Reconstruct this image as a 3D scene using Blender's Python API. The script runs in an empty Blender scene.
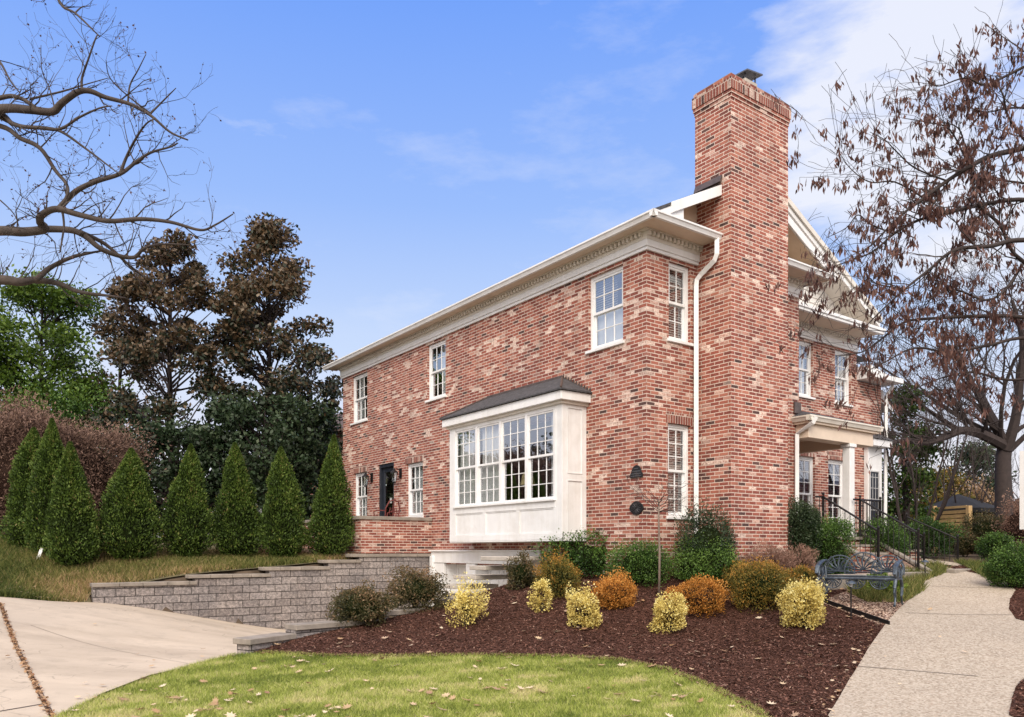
import bpy, bmesh, math, random
import numpy as np
from mathutils import Vector, Matrix
R = math.radians
random.seed(7); rng = np.random.default_rng(11)
scene = bpy.context.scene
col = scene.collection
FPX = 783.0; CX = 512.0; HY = 550.0; EYE = 1.6      # focal length in pixels, horizon row, eye height (m)

# ------------------------------------------------------------------ helpers
def tag(o, label=None, cat=None, group=None, kind=None):
    if label: o['label'] = label
    if cat: o['category'] = cat
    if group: o['group'] = group
    if kind: o['kind'] = kind
    return o

def empty(name, loc=(0, 0, 0), rz=0.0, parent=None):
    o = bpy.data.objects.new(name, None); col.objects.link(o)
    o.location = loc; o.rotation_euler = (0, 0, rz); o.empty_display_size = 0.3
    if parent: o.parent = parent
    return o

class MB:
    """collects boxes, prisms, tubes and builds ONE mesh object (box-mapped UVs in metres)"""
    def __init__(s): s.v = []; s.f = []
    def add(s, vs, fs):
        n = len(s.v); s.v += [tuple(p) for p in vs]; s.f += [tuple(i + n for i in f) for f in fs]; return s
    def box(s, x0, x1, y0, y1, z0, z1, P=None):
        if x0 > x1: x0, x1 = x1, x0
        if y0 > y1: y0, y1 = y1, y0
        if z0 > z1: z0, z1 = z1, z0
        vs = [(x, y, z) for z in (z0, z1) for (x, y) in ((x0, y0), (x1, y0), (x1, y1), (x0, y1))]
        if P: vs = [P(*p) for p in vs]
        return s.add(vs, [(3, 2, 1, 0), (4, 5, 6, 7), (0, 1, 5, 4), (1, 2, 6, 5), (2, 3, 7, 6), (3, 0, 4, 7)])
    def quad(s, a, b, c, d): return s.add([a, b, c, d], [(0, 1, 2, 3)])
    def prism(s, prof, A, B):
        """prof: list of 3D offsets (2D polygon), swept from A to B"""
        n = len(prof)
        vs = [tuple(Vector(A) + Vector(p)) for p in prof] + [tuple(Vector(B) + Vector(p)) for p in prof]
        fs = [(i, (i + 1) % n, n + (i + 1) % n, n + i) for i in range(n)] + [tuple(range(n))[::-1], tuple(range(n, 2 * n))]
        return s.add(vs, fs)
    def poly_extrude(s, pts, d):
        n = len(pts); d = Vector(d)
        vs = [tuple(p) for p in pts] + [tuple(Vector(p) + d) for p in pts]
        return s.add(vs, [tuple(range(n)), tuple(range(n, 2 * n))[::-1]] + [(i, n + i, n + (i + 1) % n, (i + 1) % n) for i in range(n)])
    def tube(s, path, radii, n=6, caps=True):
        pts = [Vector(p) for p in path]
        if not hasattr(radii, '__len__'): radii = [radii] * len(pts)
        up = Vector((0.13, 0.21, 0.97)); base = len(s.v); prev = None
        for i, p in enumerate(pts):
            t = (pts[min(i + 1, len(pts) - 1)] - pts[max(i - 1, 0)])
            if t.length < 1e-9: t = Vector((0, 0, 1))
            t.normalize()
            if prev is None:
                ref = up if abs(t.dot(up)) < 0.9 else Vector((1, 0, 0))
                u = t.cross(ref).normalized()
            else:
                u = (prev - t * prev.dot(t))
                u = u.normalized() if u.length > 1e-6 else t.orthogonal().normalized()
            prev = u; w = t.cross(u)
            for k in range(n):
                a = 2 * math.pi * k / n
                s.v.append(tuple(p + (u * math.cos(a) + w * math.sin(a)) * radii[i]))
        for i in range(len(pts) - 1):
            for k in range(n):
                a = base + i * n + k; b = base + i * n + (k + 1) % n
                s.f.append((a, b, b + n, a + n))
        if caps:
            s.f.append(tuple(base + k for k in range(n))[::-1])
            s.f.append(tuple(base + (len(pts) - 1) * n + k for k in range(n)))
        return s
    def lathe(s, prof, c=(0, 0, 0), n=16):
        base = len(s.v)
        for (r, z) in prof:
            for k in range(n):
                a = 2 * math.pi * k / n; s.v.append((c[0] + r * math.cos(a), c[1] + r * math.sin(a), c[2] + z))
        for i in range(len(prof) - 1):
            for k in range(n):
                a = base + i * n + k; b = base + i * n + (k + 1) % n
                s.f.append((a, b, b + n, a + n))
        s.f.append(tuple(base + k for k in range(n))[::-1]); s.f.append(tuple(base + (len(prof) - 1) * n + k for k in range(n)))
        return s
    def build(s, name, mat, parent=None, smooth=False, bevel=0.0, uv=True, mats=None):
        me = bpy.data.meshes.new(name); me.from_pydata(s.v, [], s.f); me.update()
        o = bpy.data.objects.new(name, me); col.objects.link(o)
        me.materials.append(mat)
        if parent: o.parent = parent
        bm = bmesh.new(); bm.from_mesh(me)
        if bevel:
            bmesh.ops.recalc_face_normals(bm, faces=bm.faces)
            es = [e for e in bm.edges if len(e.link_faces) == 2 and e.calc_face_angle(0) > 0.6]
            bmesh.ops.bevel(bm, geom=es, offset=bevel, segments=1, affect='EDGES', profile=0.5)
        if uv:
            ul = bm.loops.layers.uv.new('UVMap')
            for f in bm.faces:
                nrm = f.normal
                ax, ay, az = abs(nrm.x), abs(nrm.y), abs(nrm.z)
                for l in f.loops:
                    c = l.vert.co
                    if az > 0.75: l[ul].uv = (c.x, c.y)
                    elif ax > ay: l[ul].uv = (c.y, c.z)
                    else: l[ul].uv = (c.x, c.z)
        if smooth:
            for f in bm.faces: f.smooth = True
        bm.to_mesh(me); bm.free()
        return o

def copy_tree(o, parent=None):
    c = o.copy(); col.objects.link(c); c.parent = parent
    for ch in list(o.children): copy_tree(ch, c)
    return c

def mesh_np(name, V, F, mat, parent=None, tint=None, smooth=False):
    """V (n,3), F (m,k) arrays -> mesh object, optional per-face tint attribute"""
    V = np.asarray(V, dtype=np.float32); F = np.asarray(F, dtype=np.int32)
    me = bpy.data.meshes.new(name); n, k = F.shape
    me.vertices.add(len(V)); me.vertices.foreach_set('co', V.ravel())
    me.loops.add(n * k); me.loops.foreach_set('vertex_index', F.ravel())
    me.polygons.add(n); me.polygons.foreach_set('loop_start', np.arange(0, n * k, k, dtype=np.int32))
    me.update(calc_edges=True); me.validate()
    if tint is not None:
        at = me.attributes.new('tint', 'FLOAT', 'FACE'); at.data.foreach_set('value', np.asarray(tint, dtype=np.float32))
    if smooth: me.polygons.foreach_set('use_smooth', np.ones(n, dtype=bool))
    me.materials.append(mat)
    o = bpy.data.objects.new(name, me); col.objects.link(o)
    if parent: o.parent = parent
    return o

def unit(a): return a / np.maximum(np.linalg.norm(a, axis=1, keepdims=True), 1e-9)

def leaves(P, size, aspect=2.0, up=0.0, droop=0.0, outward=None, out_w=0.0, var=0.35):
    """leaf-shaped diamond quads at points P. returns V,F"""
    n = len(P)
    d = unit(rng.normal(size=(n, 3)) + np.array([0, 0, up - droop]) + (outward * out_w if outward is not None else 0))
    r = unit(np.cross(d, rng.normal(size=(n, 3))))
    s = size * (1 + var * rng.uniform(-1, 1, (n, 1)))
    nn = np.cross(d, r)
    base = P - d * s * 0.5
    tip = P + d * s * 0.5 + nn * s * 0.08
    w = s / aspect * 0.5
    V = np.stack([base, P + r * w + nn * s * .06, tip, P - r * w + nn * s * .06], axis=1).reshape(-1, 3)
    F = np.arange(4 * n).reshape(n, 4)
    return V, F

# ---- pixel -> place
def ray(px, py): return (px - CX) / FPX, (HY - py) / FPX
def at(px, py, d):
    u, w = ray(px, py); return (u * d, d, EYE + w * d)

# ------------------------------------------------------------------ materials
def newmat(name):
    m = bpy.data.materials.new(name); m.use_nodes = True
    nt = m.node_tree; b = nt.nodes['Principled BSDF']
    return m, nt, b
def N(nt, t, **k):
    n = nt.nodes.new(t)
    for a, v in k.items():
        if a == 'op': n.operation = v
        else: setattr(n, a, v)
    return n
def noise(nt, vec, scale, detail=4, rough=0.55):
    n = N(nt, 'ShaderNodeTexNoise'); n.inputs['Scale'].default_value = scale
    n.inputs['Detail'].default_value = detail; n.inputs['Roughness'].default_value = rough
    if vec is not None: nt.links.new(vec, n.inputs['Vector'])
    return n.outputs['Fac']
def ramp(nt, fac, stops, interp='LINEAR'):
    r = N(nt, 'ShaderNodeValToRGB'); cr = r.color_ramp; cr.interpolation = interp
    while len(cr.elements) < len(stops): cr.elements.new(0.5)
    for e, (p, c) in zip(cr.elements, stops):
        e.position = p; e.color = (*c, 1) if len(c) == 3 else c
    nt.links.new(fac, r.inputs[0]); return r.outputs[0]
def mixc(nt, fac, a, b, mode='MIX'):
    m = N(nt, 'ShaderNodeMix', data_type='RGBA', blend_type=mode)
    for sock, v in ((m.inputs[0], fac), (m.inputs[6], a), (m.inputs[7], b)):
        if isinstance(v, (int, float)): sock.default_value = v
        elif isinstance(v, tuple): sock.default_value = (*v, 1) if len(v) == 3 else v
        else: nt.links.new(v, sock)
    return m.outputs[2]
def math_(nt, op, a, b=None, c=None, clamp=False):
    m = N(nt, 'ShaderNodeMath', op=op); m.use_clamp = clamp
    for i, v in enumerate((a, b, c)):
        if v is None: continue
        if isinstance(v, (int, float)): m.inputs[i].default_value = v
        else: nt.links.new(v, m.inputs[i])
    return m.outputs[0]
def bump(nt, b, h, strength=0.3, dist=0.01):
    n = N(nt, 'ShaderNodeBump'); n.inputs['Strength'].default_value = strength; n.inputs['Distance'].default_value = dist
    nt.links.new(h, n.inputs['Height']); nt.links.new(n.outputs[0], b.inputs['Normal'])
def objco(nt): return N(nt, 'ShaderNodeTexCoord').outputs['Object']

def plain(name, c, rough=0.6, var=0.12, scale=6, metal=0.0, dirt=None, bmp=0.0, bscale=40):
    m, nt, b = newmat(name); co = objco(nt)
    f = noise(nt, co, scale, 5, 0.6)
    lo = tuple(x * (1 - var) for x in c); hi = tuple(min(1, x * (1 + var)) for x in c)
    c_ = ramp(nt, f, [(0.3, lo), (0.7, hi)])
    if dirt:
        f2 = noise(nt, co, scale * 0.35, 6, 0.7)
        c_ = mixc(nt, math_(nt, 'MULTIPLY', ramp(nt, f2, [(0.5, (0, 0, 0)), (0.75, (1, 1, 1))]), 0.5), c_, dirt)
    nt.links.new(c_, b.inputs['Base Color']); b.inputs['Roughness'].default_value = rough; b.inputs['Metallic'].default_value = metal
    if bmp: bump(nt, b, noise(nt, co, bscale, 4), bmp, 0.01)
    return m

def _nospec():
    for k in ('core_dark', 'core_brown', 'mulch', 'dirt'): M[k].node_tree.nodes['Principled BSDF'].inputs['Specular IOR Level'].default_value = 0.02
def brick_mat(name, vertical=False, w=0.2075, h=0.0677, light=1.0, wbias=0.0):
    m, nt, b = newmat(name)
    uvn = N(nt, 'ShaderNodeTexCoord').outputs['UV']
    sx = N(nt, 'ShaderNodeSeparateXYZ'); nt.links.new(uvn, sx.inputs[0])
    U, V_ = sx.outputs[0], sx.outputs[1]
    if vertical: U, V_ = V_, U
    mu, mv = 0.0135, 0.0155
    row = math_(nt, 'DIVIDE', V_, h); rowf = math_(nt, 'FLOOR', row); rf = math_(nt, 'FRACT', row)
    off = math_(nt, 'MULTIPLY', math_(nt, 'MODULO', math_(nt, 'ADD', rowf, 1000), 2), 0.5)
    cu = math_(nt, 'ADD', math_(nt, 'DIVIDE', U, w), off); cf = math_(nt, 'FLOOR', cu); cr = math_(nt, 'FRACT', cu)
    # distance (m) to the nearest joint, wobbling with noise
    du = math_(nt, 'MULTIPLY', math_(nt, 'MINIMUM', cr, math_(nt, 'SUBTRACT', 1, cr)), w)
    dv = math_(nt, 'MULTIPLY', math_(nt, 'MINIMUM', rf, math_(nt, 'SUBTRACT', 1, rf)), h)
    d = math_(nt, 'MINIMUM', math_(nt, 'SUBTRACT', du, mu / 2), math_(nt, 'SUBTRACT', dv, mv / 2))
    wob = math_(nt, 'MULTIPLY', math_(nt, 'SUBTRACT', noise(nt, uvn, 55, 3), 0.5), 0.008)
    d = math_(nt, 'ADD', d, wob)
    mask = math_(nt, 'MULTIPLY_ADD', d, 280, 0.5, clamp=True)      # 1 = brick
    cmb = N(nt, 'ShaderNodeCombineXYZ'); nt.links.new(cf, cmb.inputs[0]); nt.links.new(rowf, cmb.inputs[1])
    wn = N(nt, 'ShaderNodeTexWhiteNoise', noise_dimensions='3D'); nt.links.new(cmb.outputs[0], wn.inputs['Vector'])
    r1 = wn.outputs['Value']
    sep = N(nt, 'ShaderNodeSeparateColor'); nt.links.new(wn.outputs['Color'], sep.inputs[0])
    r2 = sep.outputs[1]
    # low-frequency clusters where salvaged whitewashed bricks gather
    c2 = N(nt, 'ShaderNodeCombineXYZ'); nt.links.new(math_(nt, 'MULTIPLY', cf, 0.24), c2.inputs[0]); nt.links.new(math_(nt, 'MULTIPLY', rowf, 0.20), c2.inputs[1])
    cl = noise(nt, c2.outputs[0], 1.0, 2, 0.6)
    redc = ramp(nt, r1, [(0.0, (0.028, 0.018, 0.020)), (0.035, (0.06, 0.026, 0.025)), (0.07, (0.15, 0.032, 0.024)), (0.35, (0.240, 0.056, 0.038)),
                         (0.7, (0.325, 0.094, 0.062)), (0.93, (0.41, 0.155, 0.105)), (1.0, (0.48, 0.25, 0.195))])
    whitef = math_(nt, 'ADD', math_(nt, 'MULTIPLY', math_(nt, 'SUBTRACT', cl, 0.5 + wbias), 2.3), math_(nt, 'MULTIPLY', r2, 0.98))
    whitef = ramp(nt, whitef, [(0.82, (0, 0, 0)), (1.02, (1, 1, 1))])
    wash = noise(nt, uvn, 22, 4, 0.7)
    whitef = math_(nt, 'MULTIPLY', whitef, ramp(nt, wash, [(0.34, (0.05,) * 3), (0.56, (1,) * 3)]))
    c = mixc(nt, whitef, redc, (0.82, 0.67, 0.58))
    grime = noise(nt, uvn, 0.7, 4, 0.6)
    smp = N(nt, 'ShaderNodeMapping'); smp.inputs['Scale'].default_value = (5.0, 0.45, 1); nt.links.new(uvn, smp.inputs[0]); streak = noise(nt, smp.outputs[0], 1.0, 5, 0.6)
    stain = noise(nt, uvn, 45, 4, 0.7)
    c = mixc(nt, ramp(nt, stain, [(0.45, (0, 0, 0)), (0.75, (.55,) * 3)]), c, (0.42, 0.22, 0.17))
    mort = mixc(nt, noise(nt, uvn, 30, 3), (0.54, 0.415, 0.35), (0.77, 0.65, 0.57))
    c = mixc(nt, mask, mort, c)
    c = mixc(nt, 1.0, c, ramp(nt, grime, [(0.3, (0.84 * light,) * 3), (0.7, (1.05 * light, 1.03 * light, 1.0 * light))]), 'MULTIPLY')
    c = mixc(nt, 1.0, c, ramp(nt, streak, [(0.34, (.80, .79, .78)), (0.52, (1.0,) * 3)]), 'MULTIPLY')
    nt.links.new(c, b.inputs['Base Color']); b.inputs['Roughness'].default_value = 0.9
    hgt = math_(nt, 'ADD', math_(nt, 'MULTIPLY', mask, 1.0), math_(nt, 'MULTIPLY', stain, 0.35))
    bump(nt, b, hgt, 0.8, 0.008)
    return m

def leaf_mat(name, stops, rough=0.5, trans=0.25, spec=0.3):
    m, nt, b = newmat(name)
    at_ = N(nt, 'ShaderNodeAttribute', attribute_name='tint')
    c = ramp(nt, at_.outputs['Fac'], stops)
    nt.links.new(c, b.inputs['Base Color']); b.inputs['Roughness'].default_value = rough
    b.inputs['Specular IOR Level'].default_value = spec
    tr = N(nt, 'ShaderNodeBsdfTranslucent'); nt.links.new(c, tr.inputs['Color'])
    mx = N(nt, 'ShaderNodeMixShader'); mx.inputs[0].default_value = trans
    nt.links.new(b.outputs[0], mx.inputs[1]); nt.links.new(tr.outputs[0], mx.inputs[2])
    nt.links.new(mx.outputs[0], nt.nodes['Material Output'].inputs[0])
    return m

M = {}
M['brick'] = brick_mat('brick')
M['brick_chimney'] = brick_mat('brick_chimney', light=1.08, wbias=0.05)
M['brick_soldier'] = brick_mat('brick_soldier', w=0.0677, h=0.215, light=0.85)
M['white'] = plain('white_paint', (0.77, 0.775, 0.78), 0.5, 0.05, 3, dirt=(0.55, 0.52, 0.47))
M['trim'] = plain('cream_trim', (0.70, 0.665, 0.60), 0.5, 0.06, 3, dirt=(0.50, 0.44, 0.36))
M['soffit'] = plain('soffit_bounce_tan', (0.66, 0.55, 0.44), 0.6, 0.06, 3, dirt=(0.46, 0.36, 0.26))  # tan carries the warm light bounced up under the eaves
M['soffit_grey'] = plain('grey_soffit_boards', (0.60, 0.585, 0.56), 0.6, 0.06, 3)
M['siding'] = plain('white_siding', (0.74, 0.735, 0.72), 0.5, 0.04, 3)
M['dark_paint'] = plain('dark_door_paint', (0.018, 0.022, 0.032), 0.35, 0.2, 8)
M['iron'] = plain('black_iron', (0.014, 0.013, 0.014), 0.45, 0.3, 20, metal=0.3)
M['metal_cap'] = plain('chimney_sheet_metal', (0.13, 0.13, 0.14), 0.4, 0.2, 9, metal=0.6)
M['flash'] = plain('copper_flashing', (0.10, 0.075, 0.065), 0.45, 0.3, 12, metal=0.3)
M['shingle'] = plain('roof_shingle', (0.060, 0.058, 0.062), 0.85, 0.5, 14, bmp=0.6, bscale=30)
M['stone_cap'] = plain('wall_cap_stone', (0.27, 0.235, 0.20), 0.9, 0.25, 5, dirt=(0.10, 0.085, 0.075), bmp=0.4)
M['tread'] = plain('limestone_tread', (0.44, 0.40, 0.35), 0.8, 0.12, 6, dirt=(0.3, 0.27, 0.22), bmp=0.3)
M['curtain'] = plain('curtain_cloth', (0.72, 0.72, 0.74), 0.9, 0.06, 4)
M['blind'] = plain('blind_slats', (0.50, 0.48, 0.46), 0.6, 0.05, 4)
M['lampshade'] = plain('lamp_shade_cloth', (0.50, 0.42, 0.22), 0.8, 0.05, 4)
M['interior'] = plain('room_plaster', (0.10, 0.09, 0.085), 0.9, 0.1, 1)
M['dirt'] = plain('soil', (0.10, 0.075, 0.055), 0.95, 0.3, 3, bmp=0.4)
M['fence'] = plain('fence_cedar', (0.46, 0.31, 0.145), 0.8, 0.2, 5, bmp=0.2)
M['bark_grey'] = plain('bark_grey', (0.055, 0.042, 0.036), 0.9, 0.35, 7, bmp=0.6, bscale=25)
M['bark_tan'] = plain('bark_tan', (0.20, 0.155, 0.125), 0.9, 0.3, 6, bmp=0.5, bscale=25)
M['bark_dark'] = plain('bark_dark', (0.038, 0.027, 0.025), 0.9, 0.3, 7, bmp=0.5, bscale=25)
M['rust_red'] = plain('terracotta', (0.16, 0.035, 0.03), 0.7, 0.2, 7)
M['brown_roof'] = plain('brown_roof', (0.085, 0.058, 0.048), 0.85, 0.3, 9)
M['canvas_dark'] = plain('dark_canvas', (0.018, 0.018, 0.02), 0.9, 0.2, 5)
M['verdigris'] = plain('blue_grey_cast_metal', (0.050, 0.066, 0.088), 0.42, 0.4, 24, metal=0.4, dirt=(0.30, 0.36, 0.40))
M['steel'] = plain('galvanised', (0.5, 0.5, 0.5), 0.4, 0.1, 9)
# glass
def glass_mat():
    m, nt, b = newmat('window_glass'); nt.nodes.remove(b)
    g = N(nt, 'ShaderNodeBsdfGlossy'); g.inputs['Roughness'].default_value = 0.015; g.inputs['Color'].default_value = (0.92, 0.95, 1, 1)
    nb = N(nt, 'ShaderNodeBump'); nb.inputs['Strength'].default_value = 0.05; nb.inputs['Distance'].default_value = 0.02
    nt.links.new(noise(nt, objco(nt), 1.8, 2), nb.inputs['Height']); nt.links.new(nb.outputs[0], g.inputs['Normal'])
    t = N(nt, 'ShaderNodeBsdfTransparent'); t.inputs['Color'].default_value = (0.9, 0.93, 0.92, 1)
    fr = N(nt, 'ShaderNodeLayerWeight'); fr.inputs['Blend'].default_value = 0.5
    f = math_(nt, 'ADD', math_(nt, 'POWER', fr.outputs['Facing'], 3.0), 0.32, clamp=True)
    mx = N(nt, 'ShaderNodeMixShader'); nt.links.new(f, mx.inputs[0])
    nt.links.new(t.outputs[0], mx.inputs[1]); nt.links.new(g.outputs[0], mx.inputs[2])
    nt.links.new(mx.outputs[0], nt.nodes['Material Output'].inputs[0]); return m
M['glass'] = glass_mat()
def concrete_mat(name, c, speck=0.0, sc=1.0):
    m, nt, b = newmat(name); co = objco(nt)
    f = noise(nt, co, 0.6 * sc, 6, 0.65); g = noise(nt, co, 160, 3, 0.8)
    lo = tuple(x * 0.86 for x in c); hi = tuple(x * 1.08 for x in c)
    cc = ramp(nt, f, [(0.3, lo), (0.7, hi)])
    cc = mixc(nt, 1.0, cc, ramp(nt, g, [(0.3, (1 - .12 - speck * 1.2,) * 3), (0.7, (1.06,) * 3)]), 'MULTIPLY')
    st = noise(nt, co, 2.3, 7, 0.75)
    cc = mixc(nt, ramp(nt, st, [(0.50, (0,) * 3), (0.70, (.5,) * 3)]), cc, tuple(x * 0.62 for x in c))
    if not speck:      # faint tyre-dark bands and hairline cracks
        mp = N(nt, 'ShaderNodeMapping'); mp.inputs['Rotation'].default_value = (0, 0, R(-42)); mp.inputs['Scale'].default_value = (.16, 1.1, 1); nt.links.new(co, mp.inputs[0])
        cc = mixc(nt, 1.0, cc, ramp(nt, noise(nt, mp.outputs[0], 1.6, 4, .5), [(.36, (.86, .85, .84)), (.56, (1, 1, 1))]), 'MULTIPLY')
        ck = N(nt, 'ShaderNodeTexVoronoi', feature='DISTANCE_TO_EDGE'); ck.inputs['Scale'].default_value = .33; wv = N(nt, 'ShaderNodeVectorMath', operation='ADD')
        nn = N(nt, 'ShaderNodeTexNoise'); nn.inputs['Scale'].default_value = 2.2; nt.links.new(co, nn.inputs['Vector']); nt.links.new(co, wv.inputs[0]); nt.links.new(nn.outputs['Color'], wv.inputs[1]); nt.links.new(wv.outputs[0], ck.inputs['Vector'])
        cc = mixc(nt, 1.0, cc, ramp(nt, ck.outputs['Distance'], [(.0, (.68,) * 3), (.004, (1,) * 3)]), 'MULTIPLY')
    if speck:
        v = N(nt, 'ShaderNodeTexVoronoi'); v.inputs['Scale'].default_value = 48; nt.links.new(co, v.inputs['Vector'])
        sc_ = N(nt, 'ShaderNodeSeparateColor'); nt.links.new(v.outputs['Color'], sc_.inputs[0])
        peb = ramp(nt, sc_.outputs[0], [(0, (0.18, 0.14, 0.10)), (0.35, (0.43, 0.365, 0.285)), (0.8, (0.68, 0.61, 0.51)), (1, (0.32, 0.23, 0.165))])
        cc = mixc(nt, 0.5, cc, peb)
        bump(nt, b, math_(nt, 'SUBTRACT', 1, v.outputs['Distance']), 0.5, 0.006)
    else: bump(nt, b, g, 0.25, 0.004)
    nt.links.new(cc, b.inputs['Base Color']); b.inputs['Roughness'].default_value = 0.92
    return m
M['driveway'] = concrete_mat('driveway_concrete', (0.56, 0.465, 0.36))
M['sidewalk'] = concrete_mat('aggregate_concrete', (0.44, 0.36, 0.27), speck=0.3)
def grains_mat(name, cols, scale, bs=0.8, dist=0.02):
    m, nt, b = newmat(name); co = objco(nt)
    v = N(nt, 'ShaderNodeTexVoronoi'); v.inputs['Scale'].default_value = scale; nt.links.new(co, v.inputs['Vector'])
    sp = N(nt, 'ShaderNodeSeparateColor'); nt.links.new(v.outputs['Color'], sp.inputs[0])
    c = ramp(nt, sp.outputs[0], [(i / (len(cols) - 1), cc) for i, cc in enumerate(cols)])
    big = noise(nt, co, 1.1, 5, 0.7)
    c = mixc(nt, 1.0, c, ramp(nt, big, [(0.3, (0.75,) * 3), (0.7, (1.2,) * 3)]), 'MULTIPLY')
    nt.links.new(c, b.inputs['Base Color']); b.inputs['Roughness'].default_value = 0.95
    bump(nt, b, math_(nt, 'ADD', math_(nt, 'MULTIPLY', v.outputs['Distance'], -1.0), noise(nt, co, scale * 0.6, 4, 0.8)), bs, dist)
    return m
M['mulch'] = grains_mat('bark_mulch', [(0.034, 0.018, 0.013), (0.074, 0.036, 0.026), (0.112, 0.054, 0.040), (0.054, 0.027, 0.020)], 38)
M['gravel'] = grains_mat('pea_gravel', [(0.40, 0.27, 0.19), (0.58, 0.42, 0.31), (0.28, 0.18, 0.13), (0.70, 0.56, 0.45)], 30)
M['soil_lawn'] = grains_mat('lawn_base', [(0.12, 0.14, 0.03), (0.20, 0.22, 0.055), (0.26, 0.24, 0.09), (0.10, 0.11, 0.03)], 60, 0.5)
M['bank_soil'] = grains_mat('bank_base', [(0.10, 0.085, 0.045), (0.14, 0.12, 0.06), (0.075, 0.065, 0.035)], 40, 0.5)
def block_mat():
    """split-face concrete blocks"""
    m, nt, b = newmat('split_face_block')
    uvn = N(nt, 'ShaderNodeTexCoord').outputs['UV']
    br = N(nt, 'ShaderNodeTexBrick'); nt.links.new(uvn, br.inputs['Vector'])
    br.inputs['Scale'].default_value = 1.0; br.inputs['Brick Width'].default_value = 0.36; br.inputs['Row Height'].default_value = 0.165
    br.inputs['Mortar Size'].default_value = 0.008; br.inputs['Mortar Smooth'].default_value = 0.6; br.offset = 0.42
    br.inputs['Color1'].default_value = (0.175, 0.158, 0.155, 1); br.inputs['Color2'].default_value = (0.255, 0.235, 0.23, 1)
    br.inputs['Mortar'].default_value = (0.045, 0.038, 0.036, 1); br.inputs['Bias'].default_value = 0
    f = noise(nt, uvn, 17, 9, 0.85); g = noise(nt, uvn, 1.2, 4)
    c = mixc(nt, 1.0, br.outputs['Color'], ramp(nt, f, [(0.34, (0.30,) * 3), (0.48, (1.0,) * 3), (0.64, (2.2, 2.15, 2.1))]), 'MULTIPLY')
    c = mixc(nt, 1.0, c, ramp(nt, g, [(0.3, (0.8, 0.8, 0.82)), (0.7, (1.2, 1.15, 1.1))]), 'MULTIPLY')
    nt.links.new(c, b.inputs['Base Color']); b.inputs['Roughness'].default_value = 0.95
    h = math_(nt, 'SUBTRACT', noise(nt, uvn, 7, 8, 0.8), math_(nt, 'MULTIPLY', br.outputs['Fac'], 2.2))
    bump(nt, b, h, 1.0, 0.03)
    return m
M['block'] = block_mat()
M['grass'] = leaf_mat('grass_blades', [(0, (0.10, 0.15, 0.025)), (0.4, (0.31, 0.365, 0.065)), (0.75, (0.50, 0.54, 0.15)), (1, (0.66, 0.58, 0.30))], 0.6, 0.3)
M['liriope'] = leaf_mat('ground_cover', [(0, (0.05, 0.075, 0.018)), (0.35, (0.13, 0.155, 0.035)), (0.62, (0.27, 0.25, 0.08)), (0.9, (0.50, 0.36, 0.19)), (1, (0.56, 0.36, 0.22))], 0.7, 0.25)
M['litter'] = leaf_mat('dry_leaves', [(0, (0.36, 0.20, 0.10)), (0.35, (0.60, 0.43, 0.26)), (0.85, (0.82, 0.68, 0.50)), (1, (0.30, 0.15, 0.08))], 0.8, 0.2)
M['chips'] = leaf_mat('mulch_chips', [(0, (0.028, 0.013, 0.009)), (0.5, (0.092, 0.040, 0.027)), (0.85, (0.18, 0.085, 0.06)), (0.97, (0.22, 0.12, 0.09)), (1, (0.40, 0.27, 0.2))], 0.9, 0.0)
M['arbor'] = leaf_mat('arborvitae_sprays', [(0, (0.016, 0.027, 0.006)), (0.5, (0.054, 0.098, 0.014)), (0.93, (0.135, 0.195, 0.034)), (1, (0.17, 0.15, 0.05))], 0.6, 0.2)
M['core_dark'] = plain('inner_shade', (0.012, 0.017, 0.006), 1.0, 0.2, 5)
M['core_brown'] = plain('inner_shade_brown', (0.030, 0.018, 0.014), 1.0, 0.2, 5)  # brown version of the dark core colour, shade between twigs painted in
M['magnolia'] = leaf_mat('magnolia_leaves', [(0, (0.012, 0.020, 0.010)), (0.30, (0.036, 0.046, 0.024)), (0.45, (0.060, 0.045, 0.024)), (0.8, (0.12, 0.072, 0.036)), (1, (0.19, 0.15, 0.10))], 0.5, 0.12, 0.4)
M['green_tree'] = leaf_mat('green_tree_leaves', [(0, (0.024, 0.052, 0.006)), (0.5, (0.075, 0.135, 0.014)), (1, (0.17, 0.24, 0.035))], 0.5, 0.3)
M['holly'] = leaf_mat('dark_holly_leaves', [(0, (0.010, 0.022, 0.009)), (0.6, (0.028, 0.052, 0.020)), (1, (0.075, 0.10, 0.05))], 0.5, 0.1, 0.35)
M['redhedge'] = leaf_mat('russet_twigs', [(0, (0.055, 0.034, 0.026)), (0.5, (0.12, 0.070, 0.050)), (1, (0.23, 0.145, 0.11))], 0.8, 0.1)
M['yellow'] = leaf_mat('golden_leaves', [(0, (0.28, 0.20, 0.05)), (0.3, (0.62, 0.49, 0.14)), (0.7, (0.86, 0.73, 0.25)), (1, (0.92, 0.85, 0.42))], 0.6, 0.3)
M['orange'] = leaf_mat('rust_orange_leaves', [(0, (0.11, 0.085, 0.022)), (0.3, (0.30, 0.135, 0.024)), (0.7, (0.52, 0.21, 0.035)), (1, (0.66, 0.33, 0.08))], 0.6, 0.25)
M['olive'] = leaf_mat('olive_rust_leaves', [(0, (0.045, 0.055, 0.014)), (0.4, (0.12, 0.115, 0.024)), (0.75, (0.26, 0.17, 0.030)), (1, (0.50, 0.24, 0.045))], 0.6, 0.25)
M['box'] = leaf_mat('boxwood_leaves', [(0, (0.012, 0.032, 0.007)), (0.5, (0.050, 0.110, 0.018)), (1, (0.15, 0.25, 0.05))], 0.45, 0.2)
M['azalea'] = leaf_mat('bronze_green_leaves', [(0, (0.030, 0.036, 0.014)), (0.5, (0.085, 0.075, 0.028)), (0.85, (0.17, 0.11, 0.055)), (1, (0.30, 0.19, 0.11))], 0.5, 0.2)
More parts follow.
